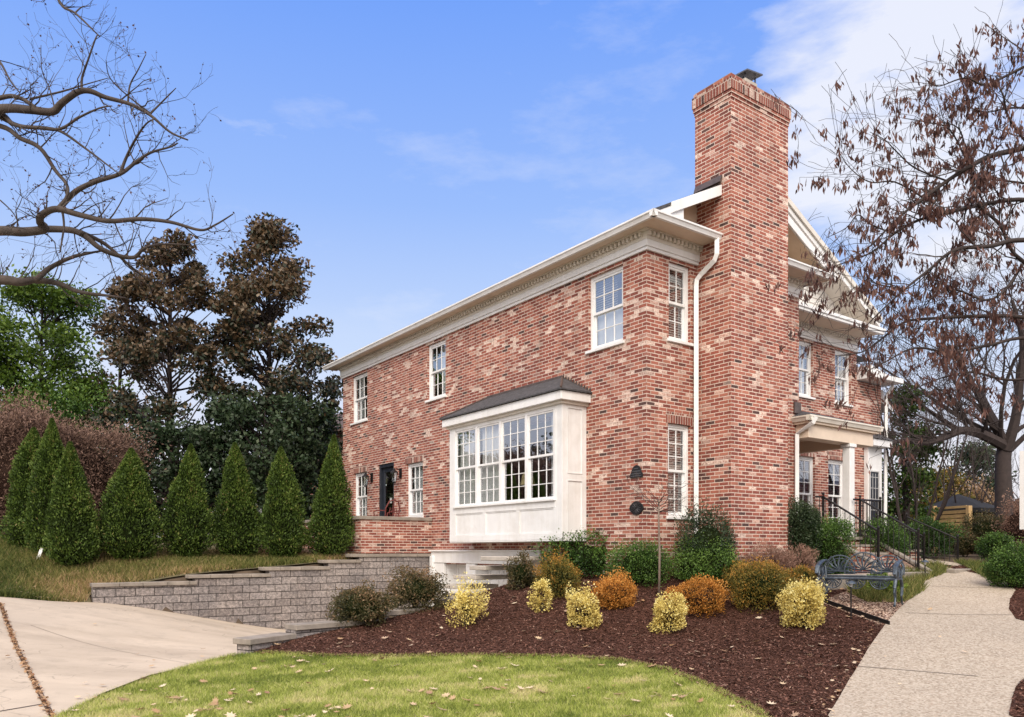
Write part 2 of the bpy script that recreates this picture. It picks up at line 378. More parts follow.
M['browngrass'] = leaf_mat('dormant_twigs', [(0, (0.13, 0.07, 0.05)), (0.5, (0.26, 0.15, 0.11)), (1, (0.38, 0.24, 0.18))], 0.9, 0.1)
M['samara'] = leaf_mat('hanging_brown_seeds', [(0, (0.05, 0.024, 0.022)), (0.5, (0.15, 0.075, 0.062)), (1, (0.33, 0.20, 0.165))], 0.7, 0.35)
M['tanleaf'] = leaf_mat('tan_leaves', [(0, (0.25, 0.15, 0.08)), (1, (0.55, 0.38, 0.24))], 0.8, 0.25)

_nospec()
def grime(mat, amt=.14):
    nt = mat.node_tree; b = nt.nodes['Principled BSDF']; src = b.inputs['Base Color'].links[0].from_socket
    mp = N(nt, 'ShaderNodeMapping'); mp.inputs['Scale'].default_value = (7, 7, .8); nt.links.new(objco(nt), mp.inputs[0])
    f = ramp(nt, noise(nt, mp.outputs[0], 1.0, 6, .65), [(.36, (1 - amt, 1 - amt * 1.1, 1 - amt * 1.35)), (.55, (1, 1, 1))])
    nt.links.new(mixc(nt, 1.0, src, f, 'MULTIPLY'), b.inputs['Base Color'])
for k in ('white', 'trim', 'siding'): grime(M[k], .055)
# ------------------------------------------------------------------ house frame
CA = R(36.13); ca, sa = math.cos(CA), math.sin(CA)
HX, HYY = 2.408, 14.0
def hw(a, b, z=0.0): return (HX + ca * a - sa * b, HYY + sa * a + ca * b, z)       # house -> world
def wh(x, y): dx, dy = x - HX, y - HYY; return (ca * dx + sa * dy, -sa * dx + ca * dy)
def facB(px, py, a=0.0):      # picture point on the plane a=const -> (b, z)
    u, w = ray(px, py); x0, y0, _ = hw(a, 0)
    b = (u * y0 - x0) / (-sa - u * ca); d = y0 + ca * b; return b, EYE + w * d
def facA(px, py, b=0.0):
    u, w = ray(px, py); x0, y0, _ = hw(0, b)
    a = (u * y0 - x0) / (ca - u * sa); d = y0 + sa * a; return a, EYE + w * d

# ------------------------------------------------------------------ terrain
class TPS:
    def __init__(s, pts, lam=0.02):
        P = np.array(pts, float); s.c = P[:, :2]; n = len(P)
        K = s.k(s.c); A = np.zeros((n + 3, n + 3)); A[:n, :n] = K + lam * np.eye(n)
        Q = np.c_[np.ones(n), s.c]; A[:n, n:] = Q; A[n:, :n] = Q.T
        s.w = np.linalg.solve(A, np.r_[P[:, 2], 0, 0, 0]); s.n = n
    def k(s, X):
        d = np.linalg.norm(X[:, None] - s.c[None], axis=2); return np.where(d > 1e-9, d * d * np.log(d + 1e-12), 0)
    def __call__(s, X):
        X = np.atleast_2d(np.asarray(X, float)); return s.k(X) @ s.w[:s.n] + np.c_[np.ones(len(X)), X] @ s.w[s.n:]
Tp = [(-6, 5, 0), (-4.3, 7.5, 0), (0, 7.5, 0), (3, 7.5, 0), (0, 3, -.1), (-4, 3, -.1), (5, 3, -.15), (4, 7.5, 0), (7, 7.5, .05),
      (-3.9, 11, .12), (0, 11, .2), (1.5, 10.6, .2), (-3.0, 12.2, .30), (-1.7, 13.7, .55), (0.2, 14.6, .85), (2.2, 13.6, 1.0), (2.6, 12.5, .55),
      (1.0, 15.5, 1.05), (4.6, 14.2, 1.05), (5.5, 11, .42), (6.9, 13.6, .73), (8.8, 18, 1.255), (10, 25, 1.5), (15, 40, 1.8), (11, 12, .7),
      (12, 18, 1.3), (4.0, 11.6, .46), (7.0, 15.6, 1.02)]
for a, z in ((-12, .86), (-9.5, .92), (-7.6, .93), (-6, 1.15), (-4, 1.27), (-2, 1.42)): Tp.append((*hw(a, 8.0)[:2], z))
for a, z in ((-13, 1.1), (-8.2, 1.3), (-5, 1.42), (-2, 1.55)): Tp.append((*hw(a, 9.3)[:2], z))
Tp += [(-9.3, 14.2, .75), (-8.77, 15.15, .60), (-8.35, 15.45, .57), (-15, 30, 2.0), (-5, 35, 2.0), (0, 27, 1.6), (-25, 22, 1.7), (-14, 13.5, .75), (-20, 14, .9), (2, 50, 2.0), (-20, 50, 2.2), (25, 45, 2.0), (20, 15, 1.0)]
T_ = TPS(Tp)
def T(x, y):
    z = float(T_([(x, y)])[0]); r = max(0, (math.hypot(x, y) - 38) / 25)
    return z * (1 - min(1, r)) + 1.9 * min(1, r)
def Tn(X):
    z = T_(X); r = np.clip((np.hypot(X[:, 0], X[:, 1]) - 38) / 25, 0, 1); return z * (1 - r) + 1.9 * r
Dp = [(-9.3, 14.2, .75), (-8.77, 15.15, .60), (-8.2, 15.5, .56), (-4.3, 7.5, 0), (-3.9, 11, .05), (-5.44, 17.6, -.15), (-4.27, 18.4, -.33), (.3, 17, -.60), (-1.6, 19.8, -.60), (-2.6, 13, -.18), (-12, 13.8, .72), (-14, 9, .35),
      (-8, 5, 0), (-5, 3, -.1), (-14, 4, .1), (-6, 12, .2), (-20, 10, .6)]
D_ = TPS(Dp)
def hit(px, py, f=None, off=0.0):
    """first point where the sight line through a picture point meets the terrain"""
    f = f or T
    u, w = ray(px, py); prev = 2.0
    d = 3.0
    while d < 60:
        if EYE + w * d <= f(u * d, d) + off:
            lo, hi = prev, d
            for _ in range(18):
                m = (lo + hi) / 2
                if EYE + w * m <= f(u * m, m) + off: hi = m
                else: lo = m
            return (u * hi, hi, f(u * hi, hi))
        prev = d; d += 0.15
    return (u * d, d, f(u * d, d))
Df = lambda x, y: float(D_([(x, y)])[0])

def inside(P, poly):
    x, y = P[:, 0], P[:, 1]; c = np.zeros(len(P), bool); n = len(poly)
    for i in range(n):
        x1, y1 = poly[i][:2]; x2, y2 = poly[(i + 1) % n][:2]
        k = ((y1 > y) != (y2 > y)) & (x < (x2 - x1) * (y - y1) / ((y2 - y1) or 1e-9) + x1)
        c ^= k
    return c
def smooth_closed(pts, it=2):
    for _ in range(it):
        q = []
        for i in range(len(pts)):
            p, r = pts[i], pts[(i + 1) % len(pts)]
            q += [(.75 * p[0] + .25 * r[0], .75 * p[1] + .25 * r[1]), (.25 * p[0] + .75 * r[0], .25 * p[1] + .75 * r[1])]
        pts = q
    return pts
def sheet(name, poly, zf, mat, step=0.3, dz=0.0, rough=0.0):
    bm = bmesh.new(); vs = [bm.verts.new((p[0], p[1], 0)) for p in poly]; bm.faces.new(vs)
    xs = [p[0] for p in poly]; ys = [p[1] for p in poly]
    for ax, lo, hi in ((0, min(xs), max(xs)), (1, min(ys), max(ys))):
        k = math.ceil(lo / step) * step
        while k < hi:
            co = [0, 0, 0]; no = [0, 0, 0]; co[ax] = k; no[ax] = 1
            bmesh.ops.bisect_plane(bm, geom=bm.verts[:] + bm.edges[:] + bm.faces[:], dist=1e-5, plane_co=co, plane_no=no); k += step
    X = np.array([(v.co.x, v.co.y) for v in bm.verts]); Z = zf(X) + dz
    if rough: Z = Z + rough * rng.uniform(-1, 1, len(Z))
    for v, z in zip(bm.verts, Z): v.co.z = z
    bmesh.ops.recalc_face_normals(bm, faces=bm.faces)
    if sum(f.normal.z for f in bm.faces) < 0: bmesh.ops.reverse_faces(bm, faces=bm.faces)
    me = bpy.data.meshes.new(name); bm.to_mesh(me); bm.free(); me.materials.append(mat)
    o = bpy.data.objects.new(name, me); col.objects.link(o); o['kind'] = 'structure'
    for p in me.polygons: p.use_smooth = True
    return o

G = lambda px, py: hit(px, py)[:2]
# outlines on the ground
LOWW = [(-3.72, 11.15), (-3.3, 11.9), (-2.2, 13.0), (-1.2, 14.1), (-.3, 15.2), (0.35, 16.0)]        # low wall between bed and drive
EDGE = [G(60, 717), G(100, 697), G(150, 678), G(200, 664), G(236, 655)]                          # lawn / drive
ARC = [G(262, 653), G(330, 657), G(400, 657), G(480, 656), G(560, 657), G(620, 661), G(670, 671), G(710, 687), G(745, 705), G(765, 717)]
WALKL = [G(828, 717), G(848, 683), G(868, 650), G(888, 622), G(903, 606), G(916, 593), G(922, 585), G(928, 577), G(944, 569), G(952, 566)]
drive_poly = [(-4.9, 2.5), (-4.75, 5.0), EDGE[0], *EDGE[1:], (-3.85, 11.1), *[(p[0] - .02, p[1]) for p in LOWW], hw(.35, 2.8)[:2], hw(.35, 7.5)[:2], hw(-7.78, 7.5)[:2],
              G(60, 603)[:2], G(30, 600)[:2], G(0, 597)[:2], (-14, 13.9), (-20, 13.2), (-22, 2.5)]
D_n = lambda X: D_(X)
sheet('driveway', drive_poly, D_n, M['driveway'], 0.4, 0.0)
lawn_poly = [(-4.75, 2.5), (-4.6, 5.0), *EDGE, *ARC[0:], (2.6, 6.0), (2.7, 2.5)]
sheet('lawn', lawn_poly, Tn, M['soil_lawn'], 0.3, 0.0)
walk_r = [(4.8, 2.5), (4.78, 6), G(1009, 717), G(1012, 700), G(1016, 688), G(1030, 676), G(1150, 672), G(1150, 630), G(1040, 626), G(1016, 620), G(1009, 610), G(1010, 600), G(1016, 591), G(1002, 580), G(990, 569)]
walk_far = [(10.15, 21), (9.9, 24), (8.7, 24), (8.6, 20)]
walk_poly = [(2.85, 2.5), (2.75, 6.0), *WALKL, *walk_far[::-1], *walk_r[::-1]]
sheet('sidewalk', walk_poly, Tn, M['sidewalk'], 0.3, 0.018)
bed_poly = [*[(p[0] + .02, p[1]) for p in LOWW], hw(-.2, 2.7)[:2], hw(0.1, 1.0)[:2], hw(0.1, 0.1)[:2], hw(4.7, 0.1)[:2], hw(4.7, -1.9)[:2], G(905, 585), *WALKL[:6][::-1], (2.8, 6.2), (2.7, 6.0), *ARC[::-1]]
sheet('mulch_bed', bed_poly, Tn, M['mulch'], 0.2, 0.004, 0.008)
# mulch beside the walk on the right
rb = [G(1150, 630), G(1040, 626), G(1016, 620), G(1009, 610), G(1010, 600), G(1016, 591), G(1002, 580), (9.6, 17.5), (13, 18)]
rb2 = [(4.78, 6), G(1009, 717), G(1012, 700), G(1016, 688), G(1030, 676), G(1150, 672), (8, 6)]
sheet('side_bed', rb, Tn, M['mulch'], 0.3, 0.022, 0.008); sheet('side_bed', rb2, Tn, M['mulch'], 0.3, 0.022, 0.008)
# pea gravel pocket under the bench with black steel edging
gp = [G(822, 603), G(888, 627), G(905, 606), G(917, 592), G(900, 590), G(850, 590)]
sheet('gravel_pocket', gp, Tn, M['gravel'], 0.3, 0.010)
# base ground to the horizon
def ground_sheet():
    xs = np.concatenate([[-900, -400, -200, -100, -60, -40, -30], np.arange(-24, 24.01, 0.3), [30, 40, 60, 100, 200, 400, 900]])
    ys = np.concatenate([[-60, -20, -5], np.arange(0, 34.01, 0.3), [36, 40, 46, 55, 70, 100, 200, 400, 900, 1500]])
    X, Y = np.meshgrid(xs, ys); P = np.c_[X.ravel(), Y.ravel()]; Z = Tn(P) - 0.05
    ab = np.array([wh(*p) for p in P])
    dp = [(-4.75, 2.5), (-4.5, 5), *EDGE, (-3.7, 11.0), *[(p[0] + .1, p[1] - .1) for p in LOWW], hw(.9, 2.7)[:2], hw(.9, 7.68)[:2], hw(-7.75, 7.68)[:2], hw(-7.75, 7.2)[:2], G(60, 612)[:2], G(0, 606)[:2], (-14, 13.2), (-20, 12.4), (-22, 2.5)]
    ins = inside(P, dp); Z[ins] = D_(P[ins]) - 0.08
    V = np.c_[P, Z]; nx, ny = len(xs), len(ys)
    i = np.arange(nx - 1)[None] + np.arange(ny - 1)[:, None] * nx; i = i.ravel()
    F = np.c_[i, i + 1, i + 1 + nx, i + nx]
    o = mesh_np('ground', V, F, M['dirt'], smooth=True); o['kind'] = 'structure'
ground_sheet()
# bank above the retaining wall: planted with liriope
bank_poly = [hw(-.05, 7.72)[:2], hw(-.05, 8.0)[:2], hw(-2.9, 8.0)[:2], hw(-3.1, 12)[:2], hw(-14, 12)[:2], (-20, 18), (-20, 13.2), (-14, 13.85), G(0, 597), G(30, 600), G(60, 603), hw(-7.8, 7.45)[:2], hw(-7.8, 7.72)[:2]]
sheet('bank', bank_poly, Tn, M['bank_soil'], 0.3, 0.0)

# ---- blades, chips, litter (stuff)
def scatter_in(poly, n):
    P = np.array([p[:2] for p in poly]); lo, hi = P.min(0), P.max(0); out = []
    tot = 0
    while tot < n:
        Q = rng.uniform(lo, hi, (n, 2)); Q = Q[inside(Q, poly)]; out.append(Q); tot += len(Q)
    return np.concatenate(out)[:n]
def blades(name, XY, h, w, zf, mat, lean=0.5, tintf=None, label=None, cat='grass', dz=0.0):
    n = len(XY); z = zf(XY) + dz; a = rng.uniform(0, 2 * math.pi, n); hh = h * rng.uniform(.5, 1.3, n)
    l = lean * rng.uniform(0.1, 1, n) * hh; b = rng.uniform(0, 2 * math.pi, n)
    B = np.c_[XY, z]; side = np.c_[np.cos(a), np.sin(a), np.zeros(n)] * (w / 2)
    tip = B + np.c_[np.cos(b) * l, np.sin(b) * l, hh]
    V = np.stack([B - side, B + side, tip], 1).reshape(-1, 3); F = np.arange(3 * n).reshape(n, 3)
    t = tintf(XY) if tintf else rng.uniform(0, 1, n)
    o = mesh_np(name, V, F, mat, tint=t); tag(o, label, cat, kind='stuff'); return o
def vnoise(X, s, seed=0):
    r = np.random.default_rng(seed); k = r.normal(size=(10, 2)) * s; ph = r.uniform(0, 6.28, 10)
    return 0.5 + 0.5 * np.tanh(np.sin(X @ k.T + ph).sum(1) * 0.35)
lp = [p for p in lawn_poly if p[1] > 2.6]
lawn_vis = [(-4.6, 6.9), *EDGE, *ARC, (2.5, 6.9)]
XY = scatter_in(lawn_vis, 150000); XY = XY + rng.normal(size=XY.shape) * 0.012
blades('grass', XY, 0.042, 0.007, Tn, M['grass'], 1.3,
       lambda X: np.clip(0.45 * vnoise(X, 2.2, 1) + 0.45 * vnoise(X, 11, 2) + .35 * (vnoise(X, 6.5, 9) > .86) + rng.normal(0, .22, len(X)), 0, 1), 'short green lawn grass in front of the mulch bed', 'grass')
edge_g = []                       # a ragged grass rim along the bed
for i in range(len(ARC) - 1):
    p, q = np.array(ARC[i]), np.array(ARC[i + 1]); t = rng.uniform(0, 1, (600, 1)); edge_g.append(p + (q - p) * t + rng.normal(0, .018, (600, 2)))
for i in range(len(EDGE) - 1):
    p, q = np.array(EDGE[i]), np.array(EDGE[i + 1]); t = rng.uniform(0, 1, (500, 1)); edge_g.append(p + (q - p) * t + rng.normal(0, .02, (500, 2)))
blades('grass_edge', np.concatenate(edge_g), 0.05, 0.007, Tn, M['grass'], 1.0, None, 'ragged rim of longer grass where lawn meets mulch and drive', 'grass')
# liriope on the bank
bv = [hw(-.4, 7.78)[:2], hw(-2.6, 7.95)[:2], hw(-3.0, 9.6)[:2], hw(-7, 10.5)[:2], hw(-10, 13)[:2], (-14.5, 16.0), (-12, 14.1), G(0, 597), G(30, 600), G(60, 603), hw(-7.9, 7.5)[:2], hw(-7.8, 7.78)[:2]]
XY = scatter_in(bv, 85000)
blades('ground_cover', XY, 0.14, 0.018, Tn, M['liriope'], 1.3,
       lambda X: np.clip(0.75 * vnoise(X, 1.9, 5) + rng.normal(0.24, .24, len(X)) - .25 * np.clip((-8.2 - X[:, 0]) / 1.5, 0, 1), 0, 1), 'olive and straw coloured ground cover on the bank above the block wall', 'ground cover')
# chips
def flakes(name, XY, zf, size, mat, label, cat, aspect=2.5, dz=0.012, lift=0.3, tint=None):
    n = len(XY); P = np.c_[XY, zf(XY) + dz]; a = rng.uniform(0, 2 * math.pi, n)
    d = unit(np.c_[np.cos(a), np.sin(a), rng.normal(0, lift, n)]); r = unit(np.cross(d, np.c_[rng.normal(0, lift, n), rng.normal(0, lift, n), np.ones(n)]))
    s = size * rng.uniform(.5, 1.4, (n, 1)); w = s / aspect
    V = np.stack([P - d * s * .5, P + r * w * .5, P + d * s * .5, P - r * w * .5], 1).reshape(-1, 3)
    o = mesh_np(name, V, np.arange(4 * n).reshape(n, 4), mat, tint=rng.uniform(0, 1, n) if tint is None else tint); return tag(o, label, cat, kind='stuff')
flakes('mulch_chips', scatter_in(bed_poly, 75000), Tn, 0.042, M['chips'], 'dark reddish brown shredded bark mulch covering the planting bed', 'mulch', 3.0, 0.014, 0.35)
flakes('mulch_chips', np.concatenate([scatter_in(rb, 9000), scatter_in(rb2, 9000)]), Tn, 0.045, M['chips'], 'dark bark mulch in the beds right of the walk', 'mulch', 3.0, 0.035, 0.35)
# curled dry leaves, multi-lobed
def litter(name, XY, zf, size, label, dz=0.03):
    V = []; F = []; t = []
    lob = [(0, -.5), (.16, -.28), (.42, -.36), (.26, -.08), (.5, .06), (.24, .14), (.3, .4), (.07, .26), (0, .55), (-.09, .24), (-.33, .38), (-.22, .1), (-.5, .02), (-.24, -.1), (-.4, -.38), (-.14, -.26)]
    for (x, y), z in zip(XY, zf(XY)):
        s = size * random.uniform(.6, 1.35); ry = random.uniform(0, 6.28); c, sn = math.cos(ry), math.sin(ry)
        tx, ty = random.uniform(-.35, .35), random.uniform(-.35, .35); cv = random.uniform(.1, .8); n = len(V); asp = random.uniform(.55, 1)
        V.append((x, y, z + dz))
        for (u, v) in lob:
            u *= s * asp; v *= s; V.append((x + c * u - sn * v, y + sn * u + c * v, z + dz + tx * u + ty * v + cv * (u * u + v * v) / s))
        k = len(lob); tt = random.random()
        for i in range(k): F.append((n, n + 1 + i, n + 1 + (i + 1) % k)); t.append(tt)
    o = mesh_np(name, V, F, M['litter'], tint=t); return tag(o, label, 'leaf litter', kind='stuff')
ed = np.concatenate([np.array(ARC[i]) + (np.array(ARC[i + 1]) - np.array(ARC[i])) * rng.uniform(0, 1, (260, 1)) + rng.normal(0, .05, (260, 2)) for i in range(len(ARC) - 1)])
flakes('mulch_chips', ed, Tn, 0.035, M['chips'], 'loose bark chips spilled along the edge of the lawn', 'mulch', 2.6, 0.03, 0.5)
near = lambda cx, cy, n, s: np.array([cx, cy]) + rng.normal(0, s, (n, 2))
lw = [scatter_in(lawn_vis, 110)]
for px, py in ((530, 690), (125, 697), (170, 703), (225, 700), (440, 708), (345, 712), (660, 700), (300, 668), (200, 710)): lw.append(near(*G(px, py), 7, .22))
lw = np.concatenate(lw); lw = lw[inside(lw, lawn_vis)]
litter('fallen_leaves', lw, Tn, 0.105, 'curled tan oak leaves scattered over the lawn', 0.035)
litter('fallen_leaves', scatter_in(bed_poly, 170), Tn, 0.10, 'pale dry leaves scattered over the dark mulch', 0.03)
wl = [G(828 + 1.0 * i, 717 - 1.62 * i) for i in range(0, 60)]
wl = np.array(wl) + rng.normal(0, .06, (60, 2)) - np.array([.08, 0])
litter('fallen_leaves', wl, Tn, 0.05, 'small dry leaves gathered along the left edge of the walk', 0.035)
litter('fallen_leaves', np.concatenate([near(*G(20, 594), 26, .22), near(*G(50, 600), 10, .2)]), Tn, 0.11, 'brown leaves drifted where bank meets drive', 0.05)
ew = [(-5.2, 10.8), (-4.6, 11.2), (-6, 13), (-6.5, 14.2), (-5.0, 9.2), (-4.6, 8.2), (-7.0, 10.0), (-8.6, 12.0), (-5.6, 15.0)]
litter('fallen_leaves', np.concatenate([near(x, y, 3, .35) for x, y in ew]), D_n, 0.07, 'a few dry leaves blown over the drive', 0.03)
litter('fallen_leaves', np.array([G(900, 688), G(940, 640), G(885, 660), G(965, 655), G(930, 612)]), Tn, 0.07, 'single dry leaves lying on the walk', 0.045)
# joints: the leaf-filled joint in the drive, saw joints in the walk
def strip(name, A, B, w, zf, mat, dz, label=None):
    A, B = np.array(A), np.array(B); n = 30; t = np.linspace(0, 1, n)[:, None]; C = A + (B - A) * t
    d = (B - A) / np.linalg.norm(B - A); s = np.array([-d[1], d[0]]) * w / 2
    L, Rr = C - s, C + s; V = np.r_[np.c_[L, zf(L) + dz], np.c_[Rr, zf(Rr) + dz]]
    i = np.arange(n - 1); F = np.c_[i, i + 1, i + 1 + n, i + n]
    o = mesh_np(name, V, F, mat); o['kind'] = 'structure'; return o
GD = lambda px, py: hit(px, py, Df)[:2]
M['joint'] = plain('joint_filler', (0.06, 0.035, 0.025), 0.95, 0.3, 20)
M['joint2'] = plain('saw_joint', (0.20, 0.165, 0.135), 0.95, 0.2, 20)
jA, jB = GD(0, 603), GD(55, 722)
strip('driveway_joint', jA, jB, 0.05, D_n, M['joint'], 0.006)
t = rng.uniform(0, 1, (900, 1)); jp = np.array(jA) + (np.array(jB) - np.array(jA)) * t + rng.normal(0, .017, (900, 2))
flakes('joint_leaves', jp, D_n, 0.05, M['litter'], 'crumbled brown leaves filling the diagonal joint of the drive', 'leaf litter', 1.8, 0.014, 0.35, tint=rng.choice([0, .1, .2, .95, 1.0], 900))
strip('driveway_joint', GD(-60, 722), GD(50, 703), 0.02, D_n, M['joint'], 0.006)
strip('driveway_joint', (-7.5, 12.2), (-4.05, 10.3), 0.008, D_n, M['joint2'], 0.005)
for (A, B) in (((858, 668), (978, 678)), ((905, 614), (1012, 616)), ((930, 587), (1003, 589)), ((944, 571), (992, 572))):
    strip('sidewalk_joint', G(*A), G(*B), 0.018, Tn, M['joint2'], 0.024)
# ------------------------------------------------------------------ the brick house (local frame: a along the gable front, b along the long side)
house = tag(empty('brick_house', (HX, HYY, 0), CA), 'two storey red brick house with whitewashed bricks, white cornice and tall brick chimney', 'house')
PL = lambda c: (lambda u, n, z: (c - n, u, z))        # wall facing -a (long side); n = outwards
PG = lambda c: (lambda u, n, z: (u, c - n, z))        # wall facing -b (gable front)
ZF = 6.96; LB = 13.07
def wall_open(mb, P, u0, u1, z0, z1, ops, dep=0.11):
    us = sorted({u0, u1, *[o[0] for o in ops], *[o[1] for o in ops]}); zs = sorted({z0, z1, *[o[2] for o in ops], *[o[3] for o in ops]})
    for i in range(len(us) - 1):
        for j in range(len(zs) - 1):
            cu, cz = (us[i] + us[i + 1]) / 2, (zs[j] + zs[j + 1]) / 2
            if any(o[0] < cu < o[1] and o[2] < cz < o[3] for o in ops): continue
            mb.quad(P(us[i], 0, zs[j]), P(us[i + 1], 0, zs[j]), P(us[i + 1], 0, zs[j + 1]), P(us[i], 0, zs[j + 1]))
    for (a, b, c, d) in ops:
        for (p, q) in (((a, c), (a, d)), ((b, c), (b, d)), ((a, c), (b, c)), ((a, d), (b, d))):
            mb.quad(P(p[0], 0, p[1]), P(q[0], 0, q[1]), P(q[0], -dep, q[1]), P(p[0], -dep, p[1]))
# openings
L_ops = {'up1': (11.35, 12.42, 5.47, 6.90), 'up2': (6.90, 7.82, 5.47, 6.90), 'up3': (.60, 1.56, 5.47, 6.90),
         'lo1': (11.35, 12.27, 2.50, 3.93), 'lo2': (8.04, 8.94, 2.50, 3.93), 'door': (9.66, 10.60, 1.97, 4.05), 'bay': (1.75, 5.55, 2.2, 4.3), 'gar': (3.3, 7.0, -.62, 1.25)}
G_ops = {'up': (.57, 1.165, 5.47, 6.90), 'lo': (.55, 1.165, 2.22, 3.93)}
F_ops = {'up1': (6.95, 7.86, 5.50, 6.90), 'up2': (8.86, 9.62, 5.50, 6.90), 'lo1': (7.02, 7.95, 2.10, 3.98), 'lo2': (8.55, 9.35, 2.10, 3.98)}
for nm, P, u0, u1, z1, ops in (('wall', PL(0), 0, LB, ZF, L_ops), ('wall', PG(0), 0, 4.60, ZF, G_ops), ('wall', PG(1.77), 4.60, 9.9, ZF, F_ops)):
    mb = MB(); wall_open(mb, P, u0, u1, -.8, z1, list(ops.values())); mb.build(nm, M['brick'], house)
mb = MB(); mb.quad((4.6, 0, -.5), (4.6, 1.77, -.5), (4.6, 1.77, ZF), (4.6, 0, ZF)); mb.build('wall', M['brick'], house)                    # east flank of the front block
mb = MB(); mb.quad((0, LB, -.5), (9.9, LB, -.5), (9.9, LB, 7.5), (0, LB, 7.4)); mb.quad((9.9, LB, -.5), (11.15, LB, -.5), (11.15, LB, 6.2), (9.9, LB, 6.2)); mb.quad((11.15, 1.77, -.5), (11.15, LB, -.5), (11.15, LB, 6.2), (11.15, 1.77, 6.2)); mb.quad((9.9, 1.77, 6.1), (9.9, LB, 6.1), (9.9, LB, 7.5), (9.9, 1.77, 7.5)); mb.build('wall', M['brick'], house)
mb = MB(); mb.quad((9.9, 1.77, -.5), (11.15, 1.77, -.5), (11.15, 1.77, 6.2), (9.9, 1.77, 6.2)); mb.build('wall', M['brick'], house)
mb = MB(); mb.box(.15, 4.5, .35, LB - .1, 4.55, 4.75); mb.box(4.501, 11.0, 1.95, LB - .1, 4.55, 4.75); mb.box(2.6, 2.7, .3, LB - .1, -.7, 6.9); mb.quad((.1, .1, 6.95), (4.5, .1, 6.95), (4.5, LB, 6.95), (.1, LB, 6.95)); mb.quad((4.5, 1.9, 6.95), (11, 1.9, 6.95), (11, LB, 6.95), (4.5, LB, 6.95))
mb.build('inner_partition', M['interior'], house)

def window(P, op, cols, rt, rb, dress=None, parent=house, rec=0.06, soldier=False, casing=.065, low=.5):
    """double hung sash: casing, two sashes with muntins, panes, sill; P(u, n, z), n outwards"""
    u0, u1, z0, z1 = op; m = MB(); B = lambda *k: m.box(*k, P=P); c = casing
    n1 = -rec; n0 = -rec - .09
    B(u0, u0 + c, n0, n1, z0, z1); B(u1 - c, u1, n0, n1, z0, z1); B(u0 + c, u1 - c, n0, n1, z1 - c, z1); B(u0 + c, u1 - c, n0, n1, z0, z0 + .045)
    fr = m.build('window', M['white'], parent, bevel=.004)
    iu0, iu1, iz0, iz1 = u0 + c, u1 - c, z0 + .045, z1 - c; zm = iz0 + (iz1 - iz0) * low
    for (za, zb, rows, nf) in ((zm - .02, iz1, rt, n1 - .015), (iz0, zm + .02, rb, n1 - .047)):
        s = MB(); t = .042; Bs = lambda *k: s.box(*k, P=P); nb = nf - .03
        Bs(iu0, iu0 + t, nb, nf, za, zb); Bs(iu1 - t, iu1, nb, nf, za, zb); Bs(iu0 + t, iu1 - t, nb, nf, zb - t, zb); Bs(iu0 + t, iu1 - t, nb, nf, za, za + t * 1.15)
        for i in range(1, cols):
            x = iu0 + t + (iu1 - iu0 - 2 * t) * i / cols; Bs(x - .009, x + .009, nb + .006, nf - .004, za + t, zb - t)
        for j in range(1, rows):
            z = za + t + (zb - za - 2 * t) * j / rows; Bs(iu0 + t, iu1 - t, nb + .008, nf - .006, z - .009, z + .009)
        s.build('sash', M['white'], fr, bevel=.003)
        g = MB(); ng = nf - .017; g.quad(P(iu0 + t, ng, za + t), P(iu1 - t, ng, za + t), P(iu1 - t, ng, zb - t), P(iu0 + t, ng, zb - t)); g.build('pane', M['glass'], fr)
    s = MB(); s.box(u0 - .05, u1 + .05, -rec, .045, z0 - .055, z0, P=P); s.build('sill', M['white'], fr, bevel=.006)
    if soldier:
        s = MB(); s.box(u0 - .06, u1 + .06, -.02, .006, z1, z1 + .2, P=P); s.build('brick_lintel', M['brick_soldier'], parent)
    nd = n0 - .015
    if dress == 'blind':
        s = MB(); z = iz0
        while z < iz1: s.add([P(iu0, nd, z), P(iu1, nd, z), P(iu1, nd - .03, z + .034), P(iu0, nd - .03, z + .034)], [(0, 1, 2, 3)]); z += .045
        s.build('blind', M['blind'], fr)
    elif dress in ('curtain', 'full', 'half', 'side'):
        s = MB(); n = 60; spans = {'curtain': ((0, .32), (.68, 1)), 'full': ((0, 1),), 'half': ((0, .55),), 'side': ((.72, 1),)}[dress]
        for (f0, f1) in spans:
            k = int(n * (f1 - f0)) + 2
            pts = [(iu0 + (iu1 - iu0) * (f0 + (f1 - f0) * i / k), nd - .05 - .022 * math.sin(i * 1.35) - .01 * math.sin(i * .5)) for i in range(k + 1)]
            vs = [P(u, nn, iz0 - .1) for u, nn in pts] + [P(u, nn, iz1) for u, nn in pts]
            s.add(vs, [(i, i + 1, k + 2 + i, k + 1 + i) for i in range(k)])
        s.build('curtain', M['curtain'], fr)
    return fr
window(PL(0), L_ops['up1'], 3, 2, 2, 'curtain'); window(PL(0), L_ops['up2'], 3, 2, 2, 'half'); w3 = window(PL(0), L_ops['up3'], 3, 2, 2, None)
s = MB(); s.quad((.19, .62, 5.4), (.19, 1.55, 5.4), (.19, 1.55, 6.2), (.19, .62, 6.2)); s.build('curtain', M['curtain'], w3)
s = MB(); z = 6.1
while z < 6.85: s.add([(.19, .95, z), (.19, 1.55, z), (.22, 1.55, z + .034), (.22, .95, z + .034)], [(0, 1, 2, 3)]); z += .045
s.build('blind', M['blind'], w3)
window(PL(0), L_ops['lo1'], 3, 2, 2, 'curtain', soldier=True); window(PL(0), L_ops['lo2'], 3, 2, 2, 'full', soldier=True)
window(PG(0), G_ops['up'], 2, 2, 2, 'blind'); window(PG(0), G_ops['lo'], 2, 3, 3, 'blind', soldier=True)
window(PG(1.77), F_ops['up1'], 3, 2, 2, 'full'); window(PG(1.77), F_ops['up2'], 3, 2, 2, 'curtain')
